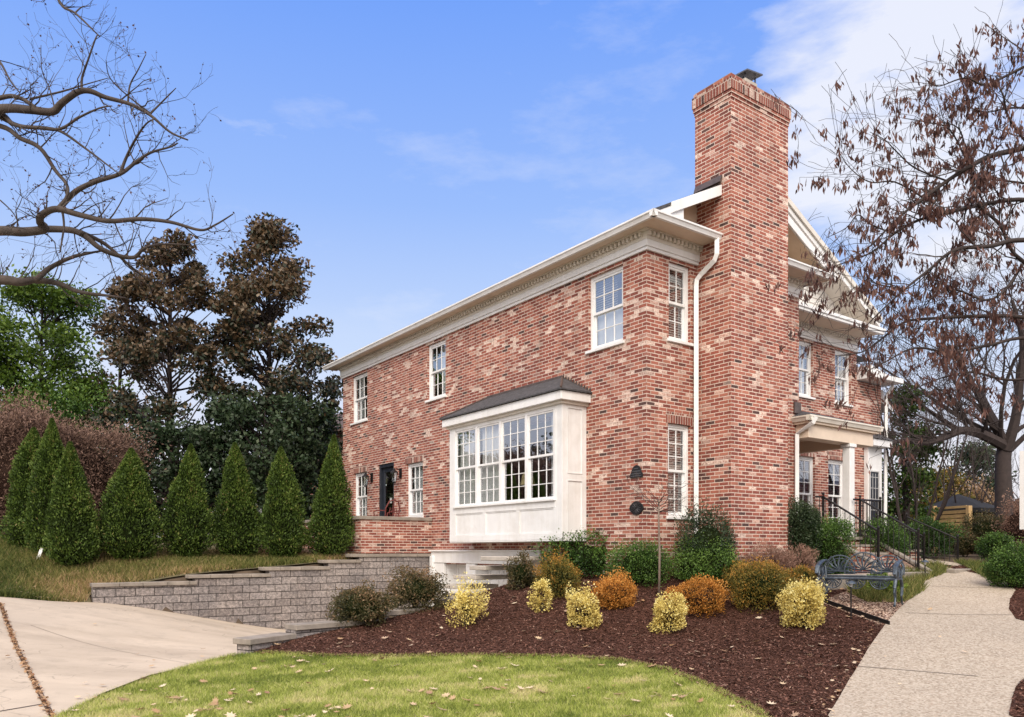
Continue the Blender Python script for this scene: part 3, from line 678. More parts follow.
window(PG(1.77), F_ops['lo1'], 3, 3, 3, None, soldier=True); window(PG(1.77), F_ops['lo2'], 2, 3, 3, None, soldier=True)
# patio door
u0, u1, z0, z1 = L_ops['door']; P = PL(0); m = MB()
for k in ((u0, u0 + .09, -.16, -.02, z0, z1), (u1 - .09, u1, -.16, -.02, z0, z1), (u0 + .09, u1 - .09, -.16, -.02, z1 - .1, z1)): m.box(*k, P=P)
dr = m.build('door', M['dark_paint'], house, bevel=.006)
m = MB()
for k in ((u0 + .09, u0 + .2, -.13, -.08, z0, z1 - .1), (u1 - .2, u1 - .09, -.13, -.08, z0, z1 - .1), (u0 + .2, u1 - .2, -.13, -.08, z1 - .23, z1 - .1), (u0 + .2, u1 - .2, -.13, -.08, z0, z0 + .5)): m.box(*k, P=P)
m.build('door_leaf', M['dark_paint'], dr, bevel=.004)
m = MB(); m.quad(P(u0 + .2, -.105, z0 + .5), P(u1 - .2, -.105, z0 + .5), P(u1 - .2, -.105, z1 - .23), P(u0 + .2, -.105, z1 - .23)); m.build('pane', M['glass'], dr)
m = MB(); m.box(u0 + .27, u0 + .30, -.08, -.03, z0 + .95, z0 + 1.1, P=P); m.build('handle', M['steel'], dr)

# ---- cornice
def cornice(segs, name='cornice', ob=.6, oa=.45):
    pass
OA, OB = .45, .60
m = MB()   # frieze boards
m.box(-.045, 0, -.045, LB + .045, 6.96, 7.14); m.box(-.07, -.045, -.07, LB + .07, 7.02, 7.14)
m.box(0, 1.35, -.045, 0, 6.96, 7.14); m.box(-.045, 1.35, -.07, -.045, 7.02, 7.14)
m.box(3.07, 4.645, -.045, 0, 6.96, 7.14); m.box(3.07, 4.67, -.07, -.045, 7.02, 7.14)
m.box(4.66, 9.9, 1.725, 1.77, 6.96, 7.14); m.box(4.69, 9.9, 1.70, 1.725, 7.02, 7.14)
m.build('frieze_board', M['white'], house, bevel=.005)
m = MB(); dz0, dz1 = 7.20, 7.27    # dentils
b = 0.02
while b < LB: m.box(-.135, -.07, b, b + .055, dz0, dz1); b += .105
m.build('dentil_course', M['trim'], house); m = MB()
a = -.07
while a < 1.30: m.box(a, a + .055, -.135, -.07, dz0, dz1); a += .105
m.build('dentil_course', M['trim'], house); m = MB()
a = 3.1
while a < 4.62: m.box(a, a + .055, -.135, -.07, dz0, dz1); a += .105
m.build('dentil_course', M['trim'], house); m = MB()
a = 4.72
while a < 9.85: m.box(a, a + .055, 1.635, 1.70, dz0, dz1); a += .105
m.build('dentil_course', M['trim'], house)
m = MB()   # bed mould behind and above the dentils, then soffit slab
for (x0, x1, y0, y1) in ((-.07, 0, -.07, LB + .07), (0, 1.35, -.07, 0), (3.07, 4.67, -.07, 0), (4.69, 9.9, 1.70, 1.77)):
    m.box(x0, x1, y0, y1, 7.141, 7.274)
m.box(-.15, 0, -.15, LB + .15, 7.275, 7.30); m.box(0, 1.35, -.15, 0, 7.275, 7.30); m.box(3.07, 4.75, -.15, 0, 7.275, 7.30); m.box(4.76, 9.9, 1.62, 1.77, 7.275, 7.30)
m.build('bed_mould', M['trim'], house)
m = MB()
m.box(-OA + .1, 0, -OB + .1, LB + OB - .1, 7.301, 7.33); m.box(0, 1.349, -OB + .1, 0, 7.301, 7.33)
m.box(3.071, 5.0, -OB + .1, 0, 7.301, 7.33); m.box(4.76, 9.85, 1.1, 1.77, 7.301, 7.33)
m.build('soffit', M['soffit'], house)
def gutter(mb, A, B, out, z0=7.285, h=.105, dep=.1):
    """K-style gutter from A to B; out = outward unit vector (2D)"""
    ox, oy = out; prof = [(0, 0), (dep * .55, 0), (dep * .62, .02), (dep * .8, h * .55), (dep, h * .72), (dep, h), (dep - .012, h), (dep - .012, h * .8), (.0, h * .8)]
    mb.prism([(ox * p, oy * p, q) for p, q in prof], (A[0], A[1], z0), (B[0], B[1], z0))
m = MB(); gutter(m, (-OA + .1, -OB), (-OA + .1, LB + OB), (-1, 0)); gutter(m, (-OA, -OB + .1), (1.44, -OB + .1), (0, -1)); gutter(m, (3.0, -OB + .1), (5.1, -OB + .1), (0, -1))
m.build('gutter', M['white'], house)
m = MB(); m.box(4.66, 9.95, 1.02, 1.10, 7.29, 7.42); m.box(4.66, 9.98, .99, 1.02, 7.36, 7.44); m.build('pediment_cornice', M['white'], house, bevel=.006)
# ---- roofs
def rake_roof(pts_lo, pk, pts_hi, b0, b1, th=.10):
    """gable roof from b0 to b1 through (a,z) low-left, peak, low-right"""
    m = MB(); (al, zl), (ap, zp), (ar, zr) = pts_lo, pk, pts_hi
    prof = [(al, 0, zl), (ap, 0, zp), (ar, 0, zr), (ar, 0, zr - th), (ap, 0, zp - th), (al, 0, zl - th)]
    m.add([(x, b0, z) for x, _, z in prof] + [(x, b1, z) for x, _, z in prof], [(0, 1, 4, 5), (1, 2, 3, 4), (11, 10, 7, 6)[::1], (10, 9, 8, 7), (0, 6, 7, 1), (1, 7, 8, 2), (5, 4, 10, 11), (4, 3, 9, 10), (0, 5, 11, 6), (2, 8, 9, 3)])
    return m
big = (4.85, 10.31); rake_roof((.35, 7.85), big, (9.95, 7.73), 1.17, 4.8).build('roof', M['shingle'], house); rake_roof((-OA + .06, 7.378), (5.3, 8.40), (9.85, 7.60), 1.9, LB + OB, .03).build('roof', M['shingle'], house)
sm = (2.32, 8.80); rake_roof((-OA + .03, 7.40), sm, (5.12, 7.42), -.56, 2.6, .05).build('roof', M['shingle'], house)
def rake_board(name, A, B, b0, b1, top, bot, mat):
    m = MB(); (a0, z0), (a1, z1) = A, B
    m.poly_extrude([(a0, b0, z0 - top), (a1, b0, z1 - top), (a1, b0, z1 - bot), (a0, b0, z0 - bot)], (0, b1 - b0, 0)); return m.build(name, mat, house, bevel=.004)
def lin(P, Q, a): return P[1] + (Q[1] - P[1]) * (a - P[0]) / (Q[0] - P[0])
e = (-OA, 7.42); r_ = (5.1, 7.43); er = (9.95, 7.73)
rake_board('rake_board', (0.02, lin(e, sm, .02)), (1.345, lin(e, sm, 1.345)), -.585, -.535, .03, .22, M['white'])
rake_board('rake_board', (2.9, lin(sm, r_, 2.9)), r_, -.585, -.535, .03, .20, M['white'])
rake_board('rake_board', (3.2, lin(big, er, 3.2) if 0 else lin(e, big, 3.2)), big, 1.14, 1.19, .0, .22, M['white'])
rake_board('rake_board', big, er, 1.14, 1.19, .0, .22, M['white']); rake_board('rake_crown', big, (9.98, 7.73), 1.09, 1.139, -.05, .09, M['trim'])
# boxed eave end beside the chimney
m = MB(); m.poly_extrude([(-OA + .12, -.545, 7.385), (.36, -.545, lin(e, sm, .36) - .085), (.36, -.545, 7.35), (-OA + .12, -.545, 7.35)], (0, .5, 0)); m.build('eave_return', M['white'], house)
# step flashing on the chimney flank
m = MB()
for i in range(6):
    b_ = -.60 + i * .1; 
m.poly_extrude([(1.30, -.60, lin(e, sm, 1.3) + .02), (1.345, -.60, lin(e, sm, 1.345) + .13), (1.345, .02, lin(e, sm, 1.345) + .13), (1.30, .02, lin(e, sm, 1.3) + .02)], (-.03, 0, .01)); m.build('chimney_flashing', M['flash'], house)
# gable infill: small gable (shaded boards), big pediment (white lap siding)
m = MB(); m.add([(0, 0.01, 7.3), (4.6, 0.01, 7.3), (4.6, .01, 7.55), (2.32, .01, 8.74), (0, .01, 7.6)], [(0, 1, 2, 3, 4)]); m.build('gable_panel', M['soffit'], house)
m = MB(); A_ = lambda a: lin(sm, r_, a) - .075
m.add([(2.32, -.53, A_(2.32)), (5.0, -.53, A_(5.0)), (5.0, 0, A_(5.0)), (2.32, 0, A_(2.32)), (-.2, -.53, lin(e, sm, -.2) - .075), (-.2, 0, lin(e, sm, -.2) - .075)], [(0, 1, 2, 3), (0, 3, 5, 4)]); m.build('rake_soffit', M['soffit'], house)
m = MB(); z = 7.34
while z < 10.2:
    zt = min(z + .145, 10.2); al = -.45 + (z - 7.2) / .55; ar = 9.9 - (z - 7.6) / .506 if z > 7.6 else 9.9
    if ar - al > .2: m.add([(al, 1.745, z), (ar, 1.745, z), (ar, 1.77, zt), (al, 1.77, zt), (al, 1.77, z), (ar, 1.77, z)], [(0, 1, 2, 3), (0, 1, 5, 4)])
    z += .145
m.build('lap_siding', M['siding'], house)
m = MB(); m.add([(a, 1.165, z) for a, z in ((3.0, lin(e, big, 3.0) - .2), (4.85, 10.1), (9.9, 7.53), )] + [(a, 1.8, z) for a, z in ((3.0, lin(e, big, 3.0) - .2), (4.85, 10.1), (9.9, 7.53))], [(0, 3, 4, 1), (1, 4, 5, 2)]); m.build('rake_soffit', M['soffit_grey'], house)
# lean east return + lower wing beyond
m = MB(); m.box(9.905, 11.40, 1.35, LB, 6.22, 6.27); m.box(9.905, 11.46, 1.29, 1.349, 6.23, 6.36); m.box(11.401, 11.46, 1.35, LB, 6.23, 6.36)
m.poly_extrude([(9.905, 1.36, 6.271), (11.4, 1.36, 6.271), (9.905, 1.36, 6.56)], (0, LB - 1.4, 0)); m.build('east_eave', M['white'], house, bevel=.005)
m = MB(); m.poly_extrude([(11.16, 1.75, 5.75), (11.75, 1.75, 5.55), (11.75, 1.75, 5.63), (11.16, 1.75, 6.1)], (0, 2.0, 0)); m.build('side_eave', M['white'], house)
# ---- chimney
m = MB(); ch = (1.35, 3.07, -.785, .05)
m.box(*ch, .3, 9.80); cm = m.build('chimney', M['brick_chimney'], house)
m = MB(); g = lambda e_, z0, z1: m.box(ch[0] - e_, ch[1] + e_, ch[2] - e_, ch[3] + e_, z0, z1)
g(.012, 9.801, 9.87); g(.028, 9.871, 9.94); m.build('corbel_course', M['brick'], cm)
m = MB(); g(.042, 9.941, 10.15); m.build('soldier_course', M['brick_soldier'], cm)
m = MB(); g(.02, 10.151, 10.215); m.build('corbel_course', M['brick'], cm)
m = MB(); m.box(ch[0], ch[1], ch[2], ch[3], 10.216, 10.24); m.build('mortar_wash', M['stone_cap'], cm)
m = MB(); m.box(1.98, 2.34, -.62, -.30, 10.24, 10.46); m.build('flue', M['tread'], cm, bevel=.01)
m = MB()
for dx in (2.0, 2.30):
    for dy in (-.60, -.34): m.box(dx, dx + .02, dy, dy + .02, 10.46, 10.58)
m.poly_extrude([(1.93, -.70, 10.54), (2.40, -.70, 10.60), (2.40, -.22, 10.63), (1.93, -.22, 10.57)], (0, 0, .025)); m.build('rain_cap', M['metal_cap'], cm)
# ---- downspouts
def downspout(path, parent=house, w=.045):
    m = MB(); m.tube(path, w, 4, True)
    pts = [Vector(p) for p in path]
    o = m.build('downspout', M['white'], parent); return o
downspout([(1.28, -.52, 7.30), (1.28, -.52, 7.02), (1.28, -.47, 6.92), (1.26, -.16, 6.74), (1.24, -.085, 6.66), (1.24, -.07, 6.55), (1.24, -.07, 4.0), (1.24, -.07, 1.0)], w=.058)
downspout([(4.45, -.50, 4.36), (4.42, -.45, 4.25), (4.42, -.07, 4.05), (4.42, -.07, 1.2)], w=.055)
downspout([(11.3, 1.5, 6.2), (11.25, 1.68, 5.9), (11.22, 1.70, 1.2)], w=.055)
# ---- bay window on the long side
bp, b0, b1 = -.62, 1.614, 5.70
m = MB(); zb, zt = 1.77, 4.47
m.box(bp, 0, b0, b1, zb, zb + .03); m.box(bp + .02, bp + .06, b0 + .02, b1 - .02, zb + .03, 2.545)                    # floor and apron
m.box(bp + .03, -.001, b0 + .015, b0 + .05, zb + .03, zt); m.box(bp + .03, -.001, b1 - .05, b1 - .015, zb + .03, zt)  # cheeks
for (y0, y1) in ((b0, b0 + .20), (b1 - .20, b1)): m.box(bp, bp + .08, y0, y1, zb + .03, zt)              # corner boards
m.box(bp - .004, bp + .05, b0, b1, zb + .0301, zb + .16); m.box(bp - .004, bp + .05, b0 + .2, b1 - .2, 2.42, 2.56)
m.box(bp, bp + .06, b0 + .2, b1 - .2, 4.32, zt)
bay = m.build('bay_window', M['white'], house, bevel=.005)
m = MB()
n = 3; w_ = (b1 - b0 - .4) / n
for i in range(n + 1): c_ = b0 + .2 + w_ * i; m.box(bp - .002, bp + .05, c_ - .055, c_ + .055, zb + .16, 2.42)
def frame_trim(m, P, u0, u1, z0, z1, n0=-.012, n1=.012, t=.018):
    for k in ((u0, u1, n0, n1, z0, z0 + t), (u0, u1, n0, n1, z1 - t, z1), (u0, u0 + t, n0, n1, z0 + t, z1 - t), (u1 - t, u1, n0, n1, z0 + t, z1 - t)): m.box(*k, P=P)
for i in range(n): frame_trim(m, PL(bp + .02), b0 + .2 + w_ * i + .056, b0 + .2 + w_ * (i + 1) - .056, zb + .162, 2.418)
Pc = PG(b0 + .015)
m.box(bp + .0305, bp + .13, 0, .012, zb + .031, zt, P=Pc); m.box(-.1, -.002, 0, .012, zb + .031, zt, P=Pc)
for (z0, z1) in ((zb + .031, 1.93), (2.95, 3.07), (zt - .12, zt)): m.box(bp + .1301, -.1001, 0, .012, z0, z1, P=Pc)
frame_trim(m, Pc, bp + .131, -.101, 1.931, 2.949, 0, .02); frame_trim(m, Pc, bp + .131, -.101, 3.071, zt - .121, 0, .02)
m.build('apron_panels', M['white'], bay)
m = MB(); ww = (5.48 - 1.83) / 4
for i in range(5): c_ = 1.83 + ww * i; m.box(bp - .012, bp + .07, c_ - .04, c_ + .04, 2.56, 4.32)
m.box(bp - .05, bp + .05, 1.80, 5.51, 2.555, 2.60); m.build('mullions', M['white'], bay, bevel=.004)
def bay_sash(u0, u1, dress):
    P = PL(bp); z0, z1 = 2.60, 4.32; zm = (z0 + z1) / 2; s = MB(); g = MB()
    for (za, zb_, nf) in ((zm - .02, z1, -.015), (z0, zm + .02, -.045)):
        t = .038; nb = nf - .028; B = lambda *k: s.box(*k, P=P)
        B(u0, u0 + t, nb, nf, za, zb_); B(u1 - t, u1, nb, nf, za, zb_); B(u0 + t, u1 - t, nb, nf, zb_ - t, zb_); B(u0 + t, u1 - t, nb, nf, za, za + t * 1.2)
        for i in (1, 2): x = u0 + t + (u1 - u0 - 2 * t) * i / 3; B(x - .008, x + .008, nb + .006, nf - .004, za + t, zb_ - t)
        for j in (1, 2): z = za + t + (zb_ - za - 2 * t) * j / 3; B(u0 + t, u1 - t, nb + .008, nf - .006, z - .008, z + .008)
        ng = nf - .016; g.quad(P(u0 + t, ng, za + t), P(u1 - t, ng, za + t), P(u1 - t, ng, zb_ - t), P(u0 + t, ng, zb_ - t))
    s.build('sash', M['white'], bay, bevel=.003); g.build('pane', M['glass'], bay)
    if dress:
        f0, f1 = dress; s = MB(); k = int(46 * (f1 - f0)) + 3
        pts = [(u0 + (u1 - u0) * (f0 + (f1 - f0) * i / k), -.14 - .025 * math.sin(i * 1.3) - .012 * math.sin(i * .47)) for i in range(k + 1)]
        vs = [P(u, nn, 2.58) for u, nn in pts] + [P(u, nn, 4.30) for u, nn in pts]
        s.add(vs, [(i, i + 1, k + 2 + i, k + 1 + i) for i in range(k)]); s.build('curtain', M['curtain'], bay)
# windows counted from the near end (i=0) to the far end
for i, dress in enumerate(((0, .28), None, (.0, 1.0), (.3, 1.0))): bay_sash(1.83 + ww * i + .04, 1.83 + ww * (i + 1) - .04, dress)
m = MB(); m.lathe([(.16, 0), (.10, .26)], (-.35, 3.05, 2.95), 14); m.build('table_lamp', M['lampshade'], bay, smooth=False)
m = MB(); m.box(bp + .07, 0, b0 + .06, b1 - .06, 2.53, 2.56); m.build('window_seat', M['white'], bay); m = MB(); m.box(bp + .07, 0, b0 + .06, b1 - .06, 4.36, 4.39); m.build('bay_ceiling', M['white'], bay)
# bay roof: deep fascia and shallow hipped metal roof
m = MB(); m.box(bp - .13, 0, b0 - .13, b1 + .13, 4.455, 4.625)
m.build('bay_fascia', M['white'], bay, bevel=.006)
m = MB(); m.box(bp - .05, 0, b0 - .05, b1 + .05, 4.40, 4.454); m.build('bay_bed_mould', M['trim'], bay)
m = MB(); e0 = (bp - .17, b0 - .17, b1 + .17, 4.627); r0, r1, rz = 2.33, 5.02, 5.07
v = [(e0[0], e0[1], e0[3]), (e0[0], e0[2], e0[3]), (0, e0[2], e0[3]), (0, e0[1], e0[3]), (-.02, r0, rz), (-.02, r1, rz)]
v += [(x, y, z + .03) for x, y, z in v]
m.add(v, [(0, 1, 5, 4), (6, 7, 11, 10), (0, 4, 3), (6, 10, 9), (1, 2, 5), (7, 8, 11), (0, 6, 7, 1), (0, 3, 9, 6), (1, 7, 8, 2)]); m.build('bay_roof', M['shingle'], bay)
m = MB()   # hip ridge, stepped flashing against the brick
m.tube([(e0[0], e0[1], e0[3] + .04), (-.02, r0, rz + .04)], .022, 5); m.tube([(e0[0], e0[2], e0[3] + .04), (-.02, r1, rz + .04)], .022, 5)
for i in range(11):
    f = i / 11; y = e0[1] + .02 + (r0 - e0[1]) * f; z = e0[3] + (rz - e0[3]) * f
    m.poly_extrude([(-.012, y, z + .03), (-.012, y + .09, z + .05), (-.012, y + .02, z + .13)], (-.012, 0, 0))
m.box(-.035, -.002, r0, r1, rz + .02, rz + .07); m.build('roof_flashing', M['flash'], bay)
# ---- garage surround in the basement wall below the bay
m = MB(); P = PL(0)
m.box(2.95, 7.45, 0, .10, 1.28, 1.56, P=P); m.box(6.85, 7.45, 0, .08, -.62, 1.279, P=P); m.box(5.45, 5.85, 0, .08, -.62, 1.279, P=P); m.box(2.95, 3.35, 0, .08, -.62, 1.279, P=P)
m.box(7.30, 7.46, .081, .14, -.62, 1.45, P=P); m.box(2.9, 7.5, 0, .15, 1.561, 1.60, P=P)
gs = m.build('garage_surround', M['white'], house, bevel=.008)
for (y0, y1) in ((5.851, 6.849), (3.351, 5.449)):
    m = MB(); m.box(y0, y1, -.35, -.30, -.62, 1.279, P=P); k = 2 if y1 - y0 < 1.5 else 4
    for i in range(k):
        w = (y1 - y0) / k
        for j in range(3): frame_trim(m, PL(.30), y0 + w * i + .07, y0 + w * (i + 1) - .07, -.5 + j * .6, -.02 + j * .6, 0, .02, .03)
    m.build('garage_door', M['white'], gs)
m = MB()
for y in (5.85, 6.85, 3.35, 5.45): m.box(y - .001, y + .001, -.3, 0, -.62, 1.28, P=P)
m.box(3.35, 6.85, -.3, 0, 1.279, 1.285, P=P); m.build('door_jambs', M['white'], gs)
# ---- porch on the recessed front
m = MB(); m.box(4.61, 7.2, -.42, 1.76, .4, 1.82); m.build('porch_base', M['brick'], house)
m = MB(); m.box(4.61, 7.25, -.47, 1.76, 1.821, 1.89); m.build('porch_floor', M['stone_cap'], house, bevel=.01)
m = MB(); m.box(6.06, 6.26, -.30, -.12, 1.99, 3.88); m.box(6.03, 6.29, -.33, -.09, 1.891, 1.989); m.box(6.03, 6.29, -.33, -.09, 3.881, 3.96); m.build('porch_column', M['white'], house, bevel=.01)
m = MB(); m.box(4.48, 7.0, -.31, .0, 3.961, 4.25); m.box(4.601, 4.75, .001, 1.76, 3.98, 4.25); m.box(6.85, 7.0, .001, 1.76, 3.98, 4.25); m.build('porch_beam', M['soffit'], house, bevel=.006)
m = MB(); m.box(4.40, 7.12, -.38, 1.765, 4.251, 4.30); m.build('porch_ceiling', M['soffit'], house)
m = MB(); gutter(m, (4.31, -.36), (7.2, -.36), (0, -1), 4.30, .11); gutter(m, (4.42, -.45), (4.42, -.003), (-1, 0), 4.30, .11); gutter(m, (7.1, -.45), (7.1, 1.7), (1, 0), 4.30, .11); m.build('porch_gutter', M['trim'], house)
m = MB(); v = [(4.34, -.44, 4.42), (7.18, -.44, 4.42), (7.18, 1.76, 4.42), (4.75, 1.76, 4.75), (6.9, 1.76, 4.75), (4.34, -.002, 4.42), (4.75, -.002, 4.58)]
m.add(v, [(0, 1, 4, 3, 6), (1, 2, 4), (0, 6, 5)]); m.build('porch_roof', M['shingle'], house)
m = MB(); m.box(4.40, 4.63, -.035, -.002, 4.5, 4.74); m.build('roof_flashing', M['flash'], house)
# front steps (towards -b) between brick cheeks
def steps(a0, a1, bs, ztop, n, rise, run, nm='front_steps'):
    m = MB(); t = MB()
    for i in range(n):
        z = ztop - rise * (i + 1); m.box(a0, a1, bs - run * (i + 1), bs - run * i - .001, z - .9, z - .05); t.box(a0, a1, bs - run * (i + 1) - .02, bs - run * i - .002, z - .049, z)
    st = m.build(nm, M['brick'], house); t.build('tread', M['stone_cap'], st, bevel=.006); return st
steps(4.9, 6.3, -.43, 1.89, 4, .172, .30)
m = MB()
for a in (4.74, 6.32): m.poly_extrude([(a, -.43, .7), (a, -.43, 1.93), (a, -1.85, 1.15), (a, -1.85, .7)], (.14, 0, 0))
m.build('step_cheek', M['brick'], house)
m = MB()
for a in (4.72, 6.30): m.poly_extrude([(a, -.40, 1.945), (a, -.40, 1.995), (a, -1.9, 1.175), (a, -1.9, 1.125)], (.18, 0, 0))
m.build('cheek_coping', M['stone_cap'], house)
m = MB(); m.box(7.21, 9.6, -.05, 1.76, .6, 1.55); m.build('side_landing_base', M['brick'], house)
m = MB(); m.box(7.26, 9.65, -.1, 1.76, 1.551, 1.61); m.build('side_landing', M['stone_cap'], house)
steps(7.6, 9.0, -.08, 1.61, 2, .16, .32, 'side_steps')
m = MB(); m.poly_extrude([(7.45, -.08, .8), (7.45, -.08, 1.66), (7.45, -1.1, 1.2), (7.45, -1.1, .8)], (.14, 0, 0)); m.build('step_cheek', M['brick'], house)
def rail(path, posts, nb=9, base=.85):
    """iron rail: top and bottom bars with balusters"""
    m = MB(); m.tube(path, .021, 6); m.tube([(p[0], p[1], p[2] - base + .10) for p in path], .012, 5)
    tot = [Vector(p) for p in path]
    for (A, B) in zip(tot[:-1], tot[1:]):
        n = max(1, int((B - A).length / .125))
        for i in range(n): q = A.lerp(B, (i + .5) / n); m.tube([(q.x, q.y, q.z - base + .10), (q.x, q.y, q.z)], .0085, 4, False)
    r = m.build('iron_railing', M['iron'], house)
    for p in posts: m = MB(); m.box(p[0] - .02, p[0] + .02, p[1] - .02, p[1] + .02, p[2] - base - .12, p[2] + .03); m.lathe([(.0, 0), (.03, .02), (.03, .05), (0, .075)], (p[0], p[1], p[2] + .03), 8); m.build('railing_post', M['iron'], r)
rail([(4.66, -.36, 2.72), (4.84, -.42, 2.72), (4.84, -1.62, 1.98)], [(4.84, -.42, 2.72), (4.84, -1.62, 1.98)])
rail([(6.1, -.36, 2.72), (6.26, -.42, 2.72), (6.26, -1.70, 1.96)], [(6.26, -.42, 2.72), (6.26, -1.70, 1.96)])
rail([(6.4, -.38, 2.72), (7.18, -.38, 2.72)], [(7.18, -.38, 2.72)])
rail([(7.62, -.05, 2.42), (7.62, -1.15, 1.90)], [(7.62, -.05, 2.42), (7.62, -1.15, 1.90)])
rail([(9.0, -.05, 2.42), (9.0, -1.25, 1.86)], [(9.0, -.05, 2.42), (9.0, -1.25, 1.86)])
# small side entry with hood at the far end of the front
m = MB(); P = PG(1.769)
m.box(10.26, 10.98, 0, .12, 1.2, 4.43, P=P); 
se = m.build('side_entry', M['white'], house, bevel=.006)
m = MB(); P2 = PG(1.649); m.box(10.33, 10.76, -.02, .012, 2.05, 3.75, P=P2); m.build('side_door', M['dark_paint'], se)
m = MB(); frame_trim(m, P2, 10.30, 10.79, 2.02, 3.78, .0, .035, .035)
for i in range(1, 3): m.box(10.33 + .143 * i - .008, 10.33 + .143 * i + .008, .0125, .02, 2.7, 3.7, P=P2)
for j in range(4): m.box(10.34, 10.75, .0125, .02, 2.7 + j * .3 - .008, 2.7 + j * .3 + .008, P=P2)
m.build('door_glazing_bars', M['steel'], se)
m = MB(); m.box(10.16, 11.12, 0, .34, 4.431, 4.62, P=P); m.build('hood_fascia', M['white'], se, bevel=.006)
m = MB(); m.add([(10.12, 1.39, 4.622), (11.16, 1.39, 4.622), (11.16, 1.76, 4.622), (10.12, 1.76, 4.622), (10.3, 1.76, 4.86), (11.0, 1.76, 4.86)], [(0, 1, 5, 4), (0, 4, 3), (1, 2, 5)]); m.build('hood_roof', M['shingle'], se)

# ------------------------------------------------------------------ patio, walls, steps beside the house
def hbuild(mb, name, mat, label, cat, **k):
    o = mb.build(name, mat, None, **k); o.location = (HX, HYY, 0); o.rotation_euler = (0, 0, CA)
    return tag(o, label, cat)
pw = tag(empty('patio_wall', (HX, HYY, 0), CA), 'low brick patio wall with stone coping standing on the block retaining wall', 'brick wall')
m = MB(); m.box(-1.98, -.003, 7.58, 7.80, 1.52, 2.34); m.box(-1.98, -1.76, 7.801, 12.4, 1.2, 2.34); m.build('wall', M['brick'], pw)
m = MB(); m.box(-2.03, -.003, 7.54, 7.85, 2.341, 2.43); m.box(-2.03, -1.71, 7.851, 12.4, 2.341, 2.43); m.build('coping', M['stone_cap'], pw, bevel=.01)
m = MB(); m.box(-1.75, -.004, 7.81, 12.6, 1.3, 1.95); o = hbuild(m, 'patio', M['stone_cap'], None, None); o['kind'] = 'structure'
rw = tag(empty('retaining_wall', (HX, HYY, 0), CA), 'grey split face block retaining wall stepping up beside the drive', 'retaining wall')
segs = [(-7.84, -6.05, 0.94), (-6.18, -4.35, 1.10), (-4.48, -2.75, 1.22), (-2.9, -1.75, 1.37), (-1.95, .0, 1.50)]
segs = []
for (p0, p1, py) in ((92, 197, 583.5), (188, 271, 575), (262, 330, 567.3), (322, 361, 560), (350, 432, 554)):
    a0, z = facA(p0, py, 7.5); a1, _ = facA(p1, py, 7.5); segs.append([a0, a1, z])
segs[-1][1] = -.003
m = MB(); c = MB(); prev = None
for i, (a0, a1, z) in enumerate(segs):
    s0 = a0 + .02 if i == 0 else segs[i - 1][1] - .04
    m.box(s0, a1 - .04 if i < 4 else a1, 7.50, 7.78, -.9, z - .075)
    x = a0
    while x < a1 - .05:
        w = min(.40 + .1 * random.random(), a1 - x); c.box(x, x + w - .006, 7.455 + random.uniform(-.004, .004), 7.80, z - .074, z + random.uniform(0, .006)); x += w
m.build('block_courses', M['block'], rw); c.build('cap_stones', M['stone_cap'], rw, bevel=.008)
# low curved wall between mulch bed and drive
lw_ = tag(empty('low_wall', (0, 0, 0)), 'low block wall with flat cap ending between the lawn, mulch and drive', 'low wall')
m = MB(); c = MB(); LW = LOWW
for i in range(len(LW) - 1):
    p, q = Vector((*LW[i], 0)), Vector((*LW[i + 1], 0)); d = (q - p).normalized(); s = Vector((-d.y, d.x, 0)) * .28
    zc = .34 + .12 * i
    if i == 0: zc = .335
    m.add([*(tuple(v) for v in (p + Vector((0, 0, -.8)), q + Vector((0, 0, -.8)), q + s + Vector((0, 0, -.8)), p + s + Vector((0, 0, -.8)))),
           *(tuple(v) for v in (p + Vector((0, 0, zc - .085)), q + Vector((0, 0, zc - .085)), q + s + Vector((0, 0, zc - .085)), p + s + Vector((0, 0, zc - .085))))],
          [(0, 3, 2, 1), (4, 5, 6, 7), (0, 1, 5, 4), (1, 2, 6, 5), (2, 3, 7, 6), (3, 0, 4, 7)])
    p2 = p - d * (.05 if i == 0 else 0.0); a_ = s.normalized() * .04
    pts = [p2 - a_, q - a_, q + s + a_, p2 + s + a_]
    c.add([tuple(v + Vector((0, 0, zc - .084))) for v in pts] + [tuple(v + Vector((0, 0, zc))) for v in pts], [(0, 3, 2, 1), (4, 5, 6, 7), (0, 1, 5, 4), (1, 2, 6, 5), (2, 3, 7, 6), (3, 0, 4, 7)])
m.build('block_courses', M['block'], lw_); c.build('cap_stones', M['stone_cap'], lw_, bevel=.008)
# limestone slab steps climbing beside the garage opening
ss = tag(empty('stone_steps', (HX, HYY, 0), CA), 'open stack of pale stone slab steps beside the white basement surround', 'steps')
for i, (b_, z_, l_) in enumerate(((3.15, 1.47, .95), (3.75, 1.27, .6), (4.25, 1.06, .9), (4.8, .84, .9), (5.3, .6, .9))):
    m = MB(); m.box(-1.15, -.17, b_ - l_ * .5, b_ + l_ * .5, z_ - .09, z_); m.build('slab', M['tread'], ss, bevel=.012)
# planter ledge in front of chimney and hedge
m = MB(); m.box(2.35, 6.1, -2.02, -1.86, .6, 1.16); o = hbuild(m, 'planter_edging', M['stone_cap'], 'long low stone ledge edging the planter right of the chimney', 'stone edging', bevel=.015)
m = MB(); m.box(6.9, 9.3, -2.15, -1.95, .8, 1.20)
o = hbuild(m, 'stone_step', M['stone_cap'], 'flat stone step at the foot of the iron railed front stairs', 'stone step', bevel=.015)

